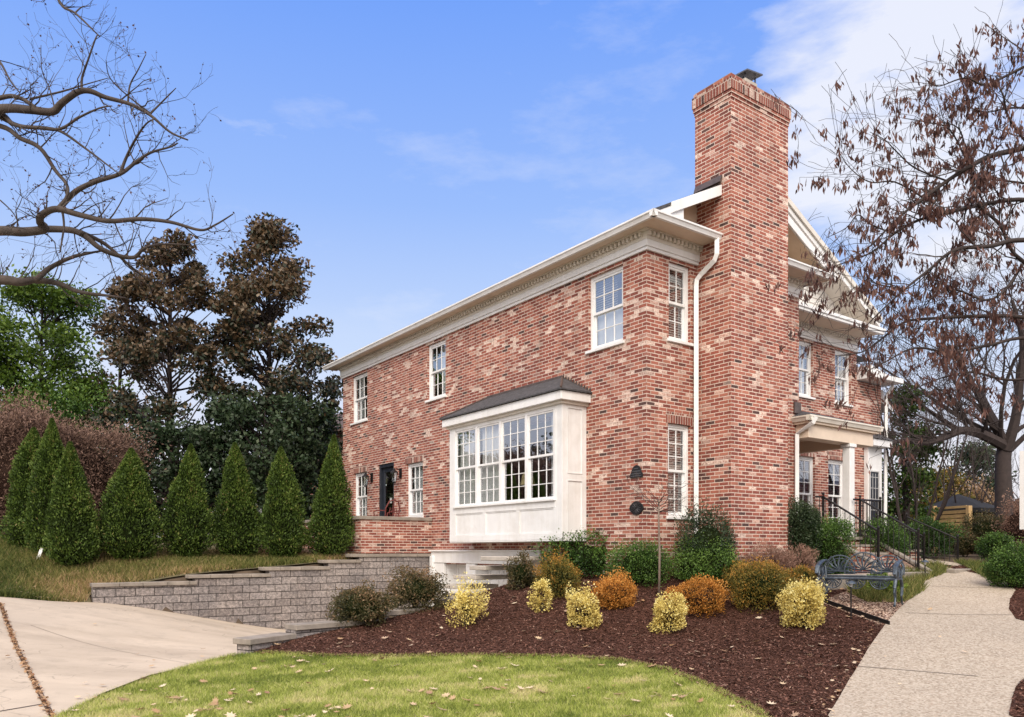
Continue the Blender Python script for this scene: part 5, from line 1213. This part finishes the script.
def bare_left():
    """old tree standing left of the picture, its limbs reaching over the drive"""
    x0, y0 = -8.6, 9.3; zg = T(x0, y0); r = tag(empty('bare_tree', (0, 0, 0)), 'large leafless tree reaching its grey limbs in from the left edge', 'tree')
    rs = random.Random(5); D0 = 9.3
    def pt(px, py, d): u, w = ray(px, py); return Vector((u * d, d, EYE + w * d))
    tr = MB(); tk = catmull([(x0, y0, zg - .1), (x0 + .1, y0, zg + 1.5), (x0, y0 + .1, zg + 3), (x0 + .15, y0, zg + 5), (x0 - .1, y0 + .2, zg + 7.5), (x0, y0, zg + 9.5)]); tr.tube(tk, np.linspace(.36, .12, len(tk)), 10); tr.build('trunk', M['bark_tan'], r)
    lim = [  # (picture trace, radius in m at start, end, depth start/end)
        ([(-190, 130), (-60, 118), (0, 109), (30, 110), (52, 112), (62, 103), (78, 92), (90, 91), (105, 97), (130, 104), (150, 115), (170, 132), (188, 140)], .060, .008, 9.3, 8.6),
        ([(-60, 118), (0, 98), (20, 98), (36, 108)], .03, .02, 9.3, 9.1), ([(50, -30), (60, 3), (75, 13), (90, 27), (100, 37)], .02, .006, 9.6, 9.4), ([(75, 13), (82, 7), (90, 6)], .01, .004, 9.5, 9.5),
        ([(82, 92), (82, 78), (88, 60), (95, 40), (98, 34)], .016, .006, 9.1, 9.0), ([(-30, 112), (0, 113), (15, 125), (40, 128), (60, 129), (80, 117), (100, 108), (112, 106)], .03, .006, 9.3, 8.8),
        ([(0, 117), (20, 126), (45, 128), (62, 132), (85, 148), (105, 163), (118, 173)], .026, .006, 9.3, 8.9), ([(-60, 118), (0, 126), (20, 138), (40, 148), (55, 170), (65, 182), (68, 192), (62, 205)], .032, .014, 9.3, 9.0),
        ([(-190, 250), (-60, 235), (0, 231), (25, 232), (45, 229), (40, 222), (42, 215), (56, 209), (80, 215), (108, 221), (140, 219), (170, 222), (200, 230), (215, 225), (233, 214)], .065, .006, 9.3, 8.3),
        ([(58, 210), (75, 192), (95, 182), (120, 174), (135, 163), (150, 153), (170, 147), (178, 143)], .035, .006, 9.1, 8.8), ([(120, 174), (126, 158), (135, 140), (146, 124), (156, 118)], .02, .006, 9.0, 8.8),
        ([(40, 229), (70, 230), (85, 236), (100, 248), (120, 256), (135, 257), (142, 250), (150, 246), (165, 244), (190, 245)], .042, .007, 9.3, 9.6), ([(80, 232), (105, 244), (130, 266), (145, 278)], .03, .008, 9.3, 9.8),
        ([(-190, 300), (-60, 284), (0, 280), (20, 282), (36, 280), (60, 284), (80, 292), (110, 296), (126, 298)], .075, .007, 9.3, 9.6), ([(36, 280), (50, 268), (70, 258), (90, 253), (106, 250)], .035, .008, 9.3, 9.6),
        ([(-10, 55), (0, 62), (10, 80), (20, 93)], .018, .006, 9.3, 9.2), ([(0, 200), (14, 214), (20, 230)], .008, .004, 9.0, 9.0), ([(62, 208), (64, 225), (62, 240), (60, 252)], .014, .008, 9.0, 9.0),
        ([(128, 102), (130, 85), (138, 70), (146, 54)], .012, .004, 8.9, 8.9), ([(150, 114), (160, 104), (170, 94), (176, 88)], .012, .004, 8.8, 8.8), ([(150, 113), (128, 96), (110, 78), (106, 60)], .01, .004, 8.9, 8.7),
        ([(55, 110), (50, 90), (42, 70), (41, 45)], .009, .003, 9.1, 9.1), ([(30, 99), (60, 92), (80, 86), (108, 78)], .014, .004, 9.2, 9.0)]
    br = MB(); tw = MB(); tips = []
    for (tr_, ra, rb, da, db) in lim:
        P = [pt(px, py, da + (db - da) * i / (len(tr_) - 1) + .06 * math.sin(i * 1.7)) for i, (px, py) in enumerate(tr_)]
        C = catmull(P, 5); rad = np.linspace(ra, rb, len(C)); br.tube(C, rad, 7)
        for i in range(3, len(C)):
            if C[i].x / C[i].y * FPX + CX < -25 and (C[i].x / C[i].y * FPX + CX < -170 or rs.random() < .5): continue
            if rs.random() < .36:
                t = (C[i] - C[i - 1]).normalized(); ax = t.cross(Vector((rs.gauss(0, .5), 1, rs.gauss(0, .5)))).normalized()
                dv = Matrix.Rotation(rs.choice((-1, 1)) * rs.uniform(.4, 1.3), 3, Vector((rs.gauss(0, .3), 1, rs.gauss(0, .3))).normalized()) @ t
                grow(tw, tips, C[i], dv, rs.uniform(.22, .62), min(.010, rad[i] * .5), 2, rs, .22, 2, .2, 5, 4, .6, .0016)
    br.build('limbs', M['bark_grey'], r, smooth=True); tw.build('twigs', M['bark_grey'], r)
    bp_ = np.array([list(p) for pts, dd in tips for p in pts[-2:]]); bp_ = bp_[rng.uniform(size=len(bp_)) < .35]
    V, F = leaves(bp_ + rng.normal(0, .01, bp_.shape), .028, 1.5); mesh_np('buds', V, F, M['bark_leaf'] if 'bark_leaf' in M else M['samara'], r, rng.uniform(0, .5, len(F)))
bare_left()
def seed_tree():
    """tree beside the walk on the right: low sweeping branches hung with brown seed clusters"""
    x0, y0 = 7.4, 7.6; zg = T(x0, y0); r = tag(empty('seed_tree', (0, 0, 0)), 'spreading tree hung with clusters of brown winged seeds reaching in from the right', 'tree')
    rs = random.Random(12)
    def pt(px, py, d): u, w = ray(px, py); return Vector((u * d, d, EYE + w * d))
    tr = MB(); tk = catmull([(x0, y0, zg - .1), (x0 + .05, y0, zg + 1.6), (x0 - .1, y0 + .1, zg + 3), (x0, y0, zg + 4.4), (x0 - .2, y0, zg + 6.2), (x0 - .3, y0, zg + 7.4)]); tr.tube(tk, np.linspace(.19, .06, len(tk)), 10); tr.build('trunk', M['bark_dark'], r)
    S = [(1190, 190), (1230, 250), (1240, 320)]
    lim = [([(1230, 90), (1120, 125), (1024, 148), (991, 156), (969, 167), (947, 181), (924, 198), (905, 212), (888, 228), (868, 248), (846, 264)], .05, .006, 7.4, 6.6),
           ([(1230, 230), (1120, 215), (1030, 200), (986, 204), (955, 211), (919, 220), (894, 234), (872, 252), (846, 262), (820, 272)], .04, .005, 7.5, 6.9),
           ([(1230, 260), (1120, 245), (1024, 240), (991, 246), (955, 250), (930, 269), (905, 289), (880, 312), (862, 330)], .045, .006, 7.3, 6.7),
           ([(1230, 330), (1120, 300), (1024, 262), (1000, 225), (978, 204), (972, 180), (966, 150), (958, 128), (940, 122)], .035, .005, 7.5, 7.0),
           ([(1240, 350), (1120, 335), (1030, 318), (985, 316), (940, 318), (905, 322), (880, 340), (862, 352), (838, 356)], .04, .005, 7.6, 7.0),
           ([(1240, 370), (1120, 350), (1030, 338), (990, 345), (950, 352), (915, 348), (885, 362), (860, 375)], .035, .005, 7.4, 6.8),
           ([(1230, 20), (1120, 50), (1040, 62), (1008, 75), (985, 85), (965, 78), (940, 86), (930, 84)], .03, .004, 7.2, 6.6),
           ([(1040, 160), (1010, 120), (1003, 95), (995, 82), (985, 78)], .02, .004, 7.2, 6.8), ([(969, 167), (950, 130), (925, 122), (902, 118)], .014, .004, 7.1, 6.8),
           ([(947, 181), (915, 168), (895, 150), (885, 140), (870, 132)], .014, .004, 7.0, 6.7), ([(924, 198), (895, 182), (870, 182), (850, 168), (838, 150)], .013, .004, 6.9, 6.6),
           ([(1024, 262), (1005, 290), (985, 300), (955, 290), (930, 300), (915, 330)], .025, .005, 7.5, 7.1), ([(894, 234), (870, 224), (858, 215), (846, 228), (826, 238)], .012, .004, 6.9, 6.7),
           ([(905, 289), (880, 285), (866, 280), (858, 290)], .012, .004, 6.8, 6.7), ([(1120, 125), (1040, 110), (1010, 108), (985, 112), (960, 104)], .022, .004, 7.4, 7.0),
           ([(1120, 350), (1060, 372), (1010, 380), (970, 372), (930, 382), (900, 398)], .03, .005, 7.8, 7.6), ([(1120, 215), (1060, 190), (1015, 182), (985, 178), (950, 165), (930, 150)], .024, .004, 7.9, 7.7)]
    br = MB(); tw = MB(); tips = []
    for (tr_, ra, rb, da, db) in lim:
        P = [pt(px, py, da + (db - da) * i / (len(tr_) - 1) + .08 * math.sin(i * 1.9 + ra * 80)) for i, (px, py) in enumerate(tr_)]
        C = catmull(P, 5); rad = np.linspace(ra, rb, len(C)) * .62; br.tube(C, rad, 6)
        for i in range(3, len(C)):
            if C[i].x / C[i].y * FPX + CX > 1075 and (C[i].x / C[i].y * FPX + CX > 1215 or rs.random() < .6): continue
            if rs.random() < .66:
                t = (C[i] - C[i - 1]).normalized(); dv = Matrix.Rotation(rs.choice((-1, 1)) * rs.uniform(.3, 1.0), 3, Vector((rs.gauss(0, .4), 1, rs.gauss(0, .4))).normalized()) @ t
                grow(tw, tips, C[i], dv, rs.uniform(.25, .65), min(.009, rad[i] * .55), 1, rs, .16, 2, .0, 6, 4, .7, .0018)
    br.build('limbs', M['bark_dark'], r, smooth=True); tw.build('twigs', M['bark_dark'], r)
    # hanging clusters
    Ps = []; tw2 = MB()
    for pts, dd in tips:
        for k in range(1, len(pts)):
            p = pts[k]; px = p.x / p.y * FPX + CX; py = HY - (p.z - EYE) / p.y * FPX
            dens = .23 + .55 * min(1, max(0, (px - 860) / 90)) * (1 if 190 < py < 385 else .45); dens *= .4 + 1.0 * (math.sin(p.x * 7.0 + p.z * 4.1) * math.sin(p.z * 6.3 - p.y * 5) > -.15)
            if py < 120 and px < 960: dens *= .5
            if rs.random() < dens * .54:
                n = rs.randint(4, 11)
                q = p + Vector((rs.gauss(0, .012), rs.gauss(0, .012), -rs.uniform(.015, .05))); tw2.tube([p, q], .0015, 3, False)
                for _ in range(n): Ps.append((q.x + rs.gauss(0, .020), q.y + rs.gauss(0, .020), q.z - .018 - abs(rs.gauss(0, .03))))
    tw2.build('stalks', M['bark_dark'], r)
    Ps = np.array(Ps); V, F = leaves(Ps, .064, 3.6, droop=3.0, var=.45); mesh_np('seed_clusters', V, F, M['samara'], r, np.clip(rng.normal(.45, .24, len(F)), 0, 1))
seed_tree()
# sapling in the bed
def sapling():
    x, y, z = hit(659, 597); r = tag(empty('sapling', (x, y, z)), 'slim bare sapling with a fine twiggy crown in front of the brick corner', 'sapling')
    rs = random.Random(3); m = MB(); s = y / FPX; H = 97 * s
    m.tube([(0, 0, -.05), (.01, 0, H * .45), (-.005, .0, H * .78), (0, .01, H)], [.022, .019, .015, .012], 7); m.build('trunk', M['bark_tan'], r, smooth=True)
    m = MB(); tips = []
    for k in range(15):
        t = k * 2.4; e = rs.uniform(.2, 1.0); grow(m, tips, (0, .005, H * rs.uniform(.86, 1.0)), (math.cos(t), math.sin(t), e), rs.uniform(.38, .68), .008, 2, rs, .14, 3, .05, 5, 4, .6, .0022)
    m.build('branches', M['bark_dark'], r)
sapling()
# thin hanging string on wall left out; background bare trees
def big_bare(px, base_d, label, H=13, lean=0, rad=.4, seed=1, split=4, trunkh=.32, spread=.75, pydir=None, mat='bark_dark', depth=4, name='bare_tree'):
    u = (px - CX) / FPX; x, y = u * base_d, base_d; z = T(x, y); r = tag(empty(name, (x, y, z)), label, 'tree'); rs = random.Random(seed)
    m = MB(); th = H * trunkh; C = catmull([(0, 0, -.2), (lean * .3, 0, th * .4), (lean * .5, .1, th * .8), (lean, .1, th)]); m.tube(C, np.linspace(rad, rad * .72, len(C)), 10); m.build('trunk', M[mat], r, smooth=True)
    m = MB(); tips = []
    for k in range(5):
        t = k * 1.256 + rs.uniform(-.3, .3); grow(m, tips, C[-1 - k], (math.cos(t) * spread, math.sin(t) * spread, 1), H * rs.uniform(.38, .5), rad * rs.uniform(.22, .36), depth, rs, .17, split, .25, 7, 6, .62, .006, .8)
    m.build('crown', M[mat], r); return r, C
r, C = big_bare(1002, 27, 'thick trunked leafless tree behind the wooden gate on the right', 12, .2, .31, 4, 4)
m = MB(); rs = random.Random(8); tips = []
def L_(px, py, d=27): x, y, z = at(px, py, d); return Vector((x, y, z)) - r.location
for tr_, ra in (([(1003, 445), (990, 438), (975, 432), (960, 431), (945, 437), (925, 443), (905, 440), (885, 446)], .20), ([(1004, 440), (990, 420), (978, 395), (965, 370), (955, 345)], .16), ([(1006, 450), (1015, 420), (1020, 380), (1022, 340), (1012, 300)], .2), ([(960, 431), (940, 418), (922, 405), (905, 385)], .10)):
    C2 = catmull([L_(px, py, 27 - i * .3) for i, (px, py) in enumerate(tr_)], 5); rad = np.linspace(ra, ra * .25, len(C2)); m.tube(C2, rad, 7)
    for i in range(4, len(C2), 2): grow(m, tips, C2[i], ((C2[i] - C2[i - 1]).normalized() + Vector((rs.gauss(0, .6), rs.gauss(0, .5), rs.gauss(.3, .5)))), rs.uniform(1.2, 2.6), rad[i] * .4, 3, rs, .15, 3, .2, 6, 5, .62, .006, .8)
m.build('limbs', M['bark_dark'], r)
def multi_stem(px, d, label, seed, H=6, n=7, mat='bark_dark'):
    u = (px - CX) / FPX; x, y = u * d, d; z = T(x, y); r = tag(empty('crape_myrtle', (x, y, z)), label, 'tree'); rs = random.Random(seed); m = MB(); tips = []
    for k in range(n):
        t = k * 2 * math.pi / n + rs.uniform(-.3, .3); grow(m, tips, (0.1 * math.cos(t), .1 * math.sin(t), -.1), (math.cos(t) * .45, math.sin(t) * .45, 1.0), H * rs.uniform(.55, .7), .05, 4, rs, .09, 3, .35, 7, 5, .6, .004, .6)
    m.build('stems', M[mat], r)
multi_stem(915, 22, 'multi stemmed leafless tree fanning up beside the far railing', 21, 6.2)
multi_stem(960, 31, 'leafless shrubby tree behind the wooden gate', 22, 6.5, 6)
multi_stem(1030, 33, 'leafless tree at the right edge beyond the brick sliver', 23, 9, 6)
# ------------------------------------------------------------------ leafy trees
def leafy(name, px, d, topy, w, mat, label, cat='tree', n=14000, size=.16, clumps=60, cs=.55, basey=540, tintf=None, group=None, prof=None, aspect=1.8, seed=0, bark='bark_dark', trunk=.14, droop=0, zlo=.12, lim=True):
    u = (px - CX) / FPX; x, y = u * d, d; z = T(x, y); r = tag(empty(name, (x, y, z)), label, cat, group); rs = np.random.default_rng(seed); rp = random.Random(seed)
    H = EYE + (HY - topy) / FPX * d - z; W = w * d / FPX / 2
    prof = prof or (lambda t: np.sin(np.clip(t, 0, 1) * math.pi) ** .6)
    t = rs.uniform(0, 1, clumps); ang = rs.uniform(0, 2 * math.pi, clumps); rr = np.sqrt(rs.uniform(.12, 1, clumps)) * prof(t) * W
    C = np.c_[rr * np.cos(ang), rr * np.sin(ang), H * (zlo + (1 - zlo) * t)]
    C[:, 2] = np.minimum(C[:, 2], H - cs * .5)
    m = MB(); m.tube([(0, 0, -.2), (.05, 0, H * .3), (-.05, .05, H * .6), (0, 0, H * .93)], [trunk, trunk * .8, trunk * .5, trunk * .12], 8); m.build('trunk', M[bark], r)
    if lim:
        m = MB()
        for c in C: zb = max(.1 * H, c[2] - rp.uniform(.3, 1.0) * (.4 + np.hypot(c[0], c[1]))); m.tube([(0, 0, zb), (c[0] * .5, c[1] * .5, (zb + c[2]) / 2 - .05), tuple(c)], [trunk * .28, trunk * .2, .012], 4, False)
        m.build('limbs', M[bark], r)
    k = rs.integers(0, clumps, n); sz = rs.uniform(.6, 1.35, clumps)[k][:, None]
    off = unit(rs.normal(size=(n, 3))) * (rs.uniform(0, 1, (n, 1)) ** .45) * cs * sz * np.array([1, 1, .72])
    P = C[k] + off; V, F = leaves(P, size, aspect, droop=droop, outward=unit(off), out_w=.6)
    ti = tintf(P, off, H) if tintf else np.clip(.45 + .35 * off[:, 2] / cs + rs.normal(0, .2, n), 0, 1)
    mesh_np('crown', V, F, mat, r, ti); return r
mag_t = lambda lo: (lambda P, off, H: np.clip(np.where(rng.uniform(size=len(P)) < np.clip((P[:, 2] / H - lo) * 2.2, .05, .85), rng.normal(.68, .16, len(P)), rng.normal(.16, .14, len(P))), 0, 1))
leafy('magnolia', 270, 27, 222, 136, M['magnolia'], 'tallest bronze leaved magnolia, nearest the house', n=30000, size=.155, clumps=155, cs=.54, tintf=mag_t(.34), group='bronze leaved magnolias', seed=3,
      prof=lambda t: np.where(t < .45, 1.0, np.where(t < .86, 1.0 - (t - .45) * 1.15, .50 - (t - .86) * 1.9)))
leafy('magnolia', 170, 26, 238, 138, M['magnolia'], 'gappy bronze magnolia left of the tallest one', n=20000, size=.155, clumps=108, cs=.50, tintf=mag_t(.30), group='bronze leaved magnolias', seed=9, prof=lambda t: np.where(t < .7, .95, .95 - (t - .7) * 2.3))
leafy('magnolia', 120, 30, 318, 86, M['magnolia'], 'lower magnolia merging with the green tree at the far left', n=10000, size=.155, clumps=50, cs=.6, tintf=mag_t(.3), group='bronze leaved magnolias', seed=19)
leafy('green_tree', 42, 29, 286, 140, M['green_tree'], 'broad bright green tree at the left edge under the bare limbs', n=26000, size=.15, clumps=120, cs=.78, seed=4, zlo=.2, prof=lambda t: np.where(t < .6, 1, 1 - (t - .6) * 1.1))
leafy('green_tree', -50, 27, 300, 120, M['green_tree'], 'second green tree cut by the left edge of the picture', n=9000, size=.17, clumps=60, cs=.8, seed=14, zlo=.2)
leafy('holly_tree', 265, 24.5, 398, 96, M['holly'], 'dark glossy evergreen mass below the tallest magnolia', n=14000, size=.14, clumps=90, cs=.6, seed=5, zlo=.05, prof=lambda t: np.full_like(t, 1.0), group='dark evergreens behind the arborvitae row')
leafy('holly_tree', 178, 25, 425, 124, M['holly'], 'sparse dark evergreen below the gappy magnolia', n=9500, size=.14, clumps=80, cs=.5, seed=6, zlo=.05, prof=lambda t: np.full_like(t, 1.0), group='dark evergreens behind the arborvitae row')
leafy('holly_tree', 305, 26, 410, 60, M['holly'], 'dark evergreen touching the far corner of the brick house', n=8500, size=.14, clumps=50, cs=.6, seed=61, zlo=.05, prof=lambda t: np.full_like(t, 1.0), group='dark evergreens behind the arborvitae row')
shrub('green_hedge', 55, 470, 150, 75, M['box'], 'green hedge top showing between the tree and the russet hedge', 'hedge', 11000, .12, 1.6, .14, d=27, flat=.35)
shrub('russet_hedge', 34, 545, 176, 130, M['redhedge'], 'large domed russet brown hedge behind the left arborvitae cluster', 'hedge', 95000, .085, 3.2, .17, .6, d=21, core='core_brown', flat=.08, cr=.84, shell=.82, outw=.5, fine=False)
leafy('evergreen_tree', 905, 27, 388, 50, M['green_tree'], 'narrow olive evergreen just right of the brick front', n=9000, size=.13, clumps=60, cs=.6, seed=31, zlo=.03, prof=lambda t: np.where(t < .6, 1., 1 - (t - .6) * 1.8), tintf=lambda P, off, H: np.clip(rng.normal(.12, .16, len(P)), 0, 1))
leafy('evergreen_tree', 975, 38, 446, 70, M['holly'], 'dark evergreen crown behind the gate and bare limbs', n=9000, size=.16, clumps=60, cs=.7, seed=32, zlo=.1)
leafy('evergreen_tree', 935, 36, 470, 60, M['olive'], 'brownish evergreen between the crape myrtle and the gate', n=7000, size=.16, clumps=50, cs=.7, seed=33, zlo=.1)
# far woods closing the horizon
def woods(name, x0, x1, y, h, n, mat, label, seed, swap=False):
    rs = np.random.default_rng(seed); X = rs.uniform(x0, x1, n); top = h * (.75 + .25 * vnoise(np.c_[X, X * 0], .35, seed)); P = np.c_[X, y + rs.normal(0, 1.2, n), 1.2 + top * rs.uniform(0, 1, n) ** .8]
    P = P[:, [1, 0, 2]] if swap else P; V, F = leaves(P, .55, 1.5); o = mesh_np(name, V, F, mat, tint=np.clip(rs.normal(.35, .2, n), 0, 1)); tag(o, label, 'woods', kind='stuff')
woods('far_woods', -75, -6, 52, 4.8, 9000, M['redhedge'], 'far brownish tree line behind the magnolias', 41)
woods('far_woods', 18, 75, 58, 5.0, 9000, M['redhedge'], 'far brownish tree line beyond the walk on the right', 42)
woods('far_woods', -70, 70, -34, 9.0, 16000, M['holly'], 'dark trees across the street behind the photographer', 43)
woods('far_woods', -30, 60, -48, 11.0, 16000, M['holly'], 'dark trees far to the left of the drive, outside the picture', 44, True)
# ------------------------------------------------------------------ sky, sun, camera
w = bpy.data.worlds.new('World'); scene.world = w; w.use_nodes = True; nt = w.node_tree; bg = nt.nodes['Background']
SUN_EL, SUN_AZ = R(40), R(184)      # azimuth: direction the light comes from, measured from +Y clockwise
sky = N(nt, 'ShaderNodeTexSky', sky_type='NISHITA'); sky.sun_disc = False; sky.sun_elevation = SUN_EL; sky.sun_rotation = SUN_AZ
sky.air_density = 1.0; sky.dust_density = 1.2; sky.ozone_density = 1.5
co = N(nt, 'ShaderNodeTexCoord').outputs['Generated']; sp = N(nt, 'ShaderNodeSeparateXYZ'); nt.links.new(co, sp.inputs[0])
grad = ramp(nt, sp.outputs[2], [(0.0, (9.6, 8.7, 8.8)), (0.10, (8.9, 8.7, 9.6)), (0.24, (6.3, 7.7, 10.4)), (0.40, (3.5, 5.5, 10.5)), (0.62, (1.5, 3.6, 10.4)), (1.0, (1.7, 3.0, 7.5))])
base = mixc(nt, 0.9, sky.outputs[0], grad)
mp = N(nt, 'ShaderNodeMapping'); mp.inputs['Rotation'].default_value = (0.3, 0.5, 0.35); mp.inputs['Scale'].default_value = (1.0, 1.0, 3.0); nt.links.new(co, mp.inputs[0])
c1 = noise(nt, mp.outputs[0], 2.6, 9, 0.58)
def lobe(px, py, a, b):
    v = Vector(((px - CX) / FPX, 1, (HY - py) / FPX)).normalized()
    d = N(nt, 'ShaderNodeVectorMath', operation='DOT_PRODUCT'); nt.links.new(co, d.inputs[0]); d.inputs[1].default_value = v
    return ramp(nt, d.outputs['Value'], [(a, (0,) * 3), (b, (1,) * 3)])
l1 = math_(nt, 'MAXIMUM', lobe(910, 70, .968, .999), math_(nt, 'MULTIPLY', lobe(1000, 60, .95, .99), .9))
cl = math_(nt, 'ADD', c1, math_(nt, 'MULTIPLY', l1, 0.40))
cm_ = ramp(nt, cl, [(0.68, (0,) * 3), (0.84, (.85,) * 3)])
wsp = math_(nt, 'ADD', noise(nt, mp.outputs[0], 5.0, 8, .62), math_(nt, 'MULTIPLY', math_(nt, 'MAXIMUM', lobe(660, 140, .975, .9995), math_(nt, 'MULTIPLY', lobe(420, 270, .97, .999), .5)), .17))
cm2 = ramp(nt, wsp, [(.60, (0,) * 3), (.90, (.36,) * 3)])
lowc = math_(nt, 'MULTIPLY', ramp(nt, sp.outputs[2], [(.02, (1,) * 3), (.30, (0,) * 3)]), ramp(nt, c1, [(.42, (0,) * 3), (.62, (.7,) * 3)]))
cf = math_(nt, 'MAXIMUM', math_(nt, 'MAXIMUM', cm_, cm2), lowc)
fin = mixc(nt, cf, base, (9.3, 9.4, 10.0))
# broad warm glow added to the unseen sky around the sun, softens shadows
sd = Vector((math.sin(SUN_AZ) * math.cos(SUN_EL), math.cos(SUN_AZ) * math.cos(SUN_EL), math.sin(SUN_EL)))
dn = N(nt, 'ShaderNodeVectorMath', operation='DOT_PRODUCT'); nt.links.new(co, dn.inputs[0]); dn.inputs[1].default_value = sd
glow = ramp(nt, dn.outputs['Value'], [(0.05, (0,) * 3), (0.6, (.55,) * 3), (1.0, (1,) * 3)])
fin = mixc(nt, glow, fin, (23.5, 21.3, 19.3))
nt.links.new(fin, bg.inputs[0]); bg.inputs[1].default_value = 0.1
sun = bpy.data.lights.new('sun', 'SUN'); sun.energy = 2.9; sun.angle = R(30); sun.color = (1.0, 0.91, 0.80)
so = bpy.data.objects.new('sun', sun); col.objects.link(so)
# light comes from behind the camera, a little to the left, and falls on both visible faces
d = Vector((math.sin(SUN_AZ) * math.cos(SUN_EL), math.cos(SUN_AZ) * math.cos(SUN_EL), math.sin(SUN_EL)))
so.rotation_euler = d.to_track_quat('Z', 'Y').to_euler()
cam = bpy.data.cameras.new('camera'); cam.sensor_width = 36; cam.sensor_fit = 'HORIZONTAL'; cam.lens = FPX / 1024 * 36
cam.shift_y = (HY - 358.5) / 1024; cam.clip_end = 4000; cam.clip_start = .05
co_ = bpy.data.objects.new('camera', cam); col.objects.link(co_); co_.location = (0, 0, EYE); co_.rotation_euler = (R(90), 0, 0); scene.camera = co_
scene.view_settings.view_transform = 'Standard'; scene.view_settings.look = 'None'; scene.view_settings.exposure = 0; scene.view_settings.gamma = 1
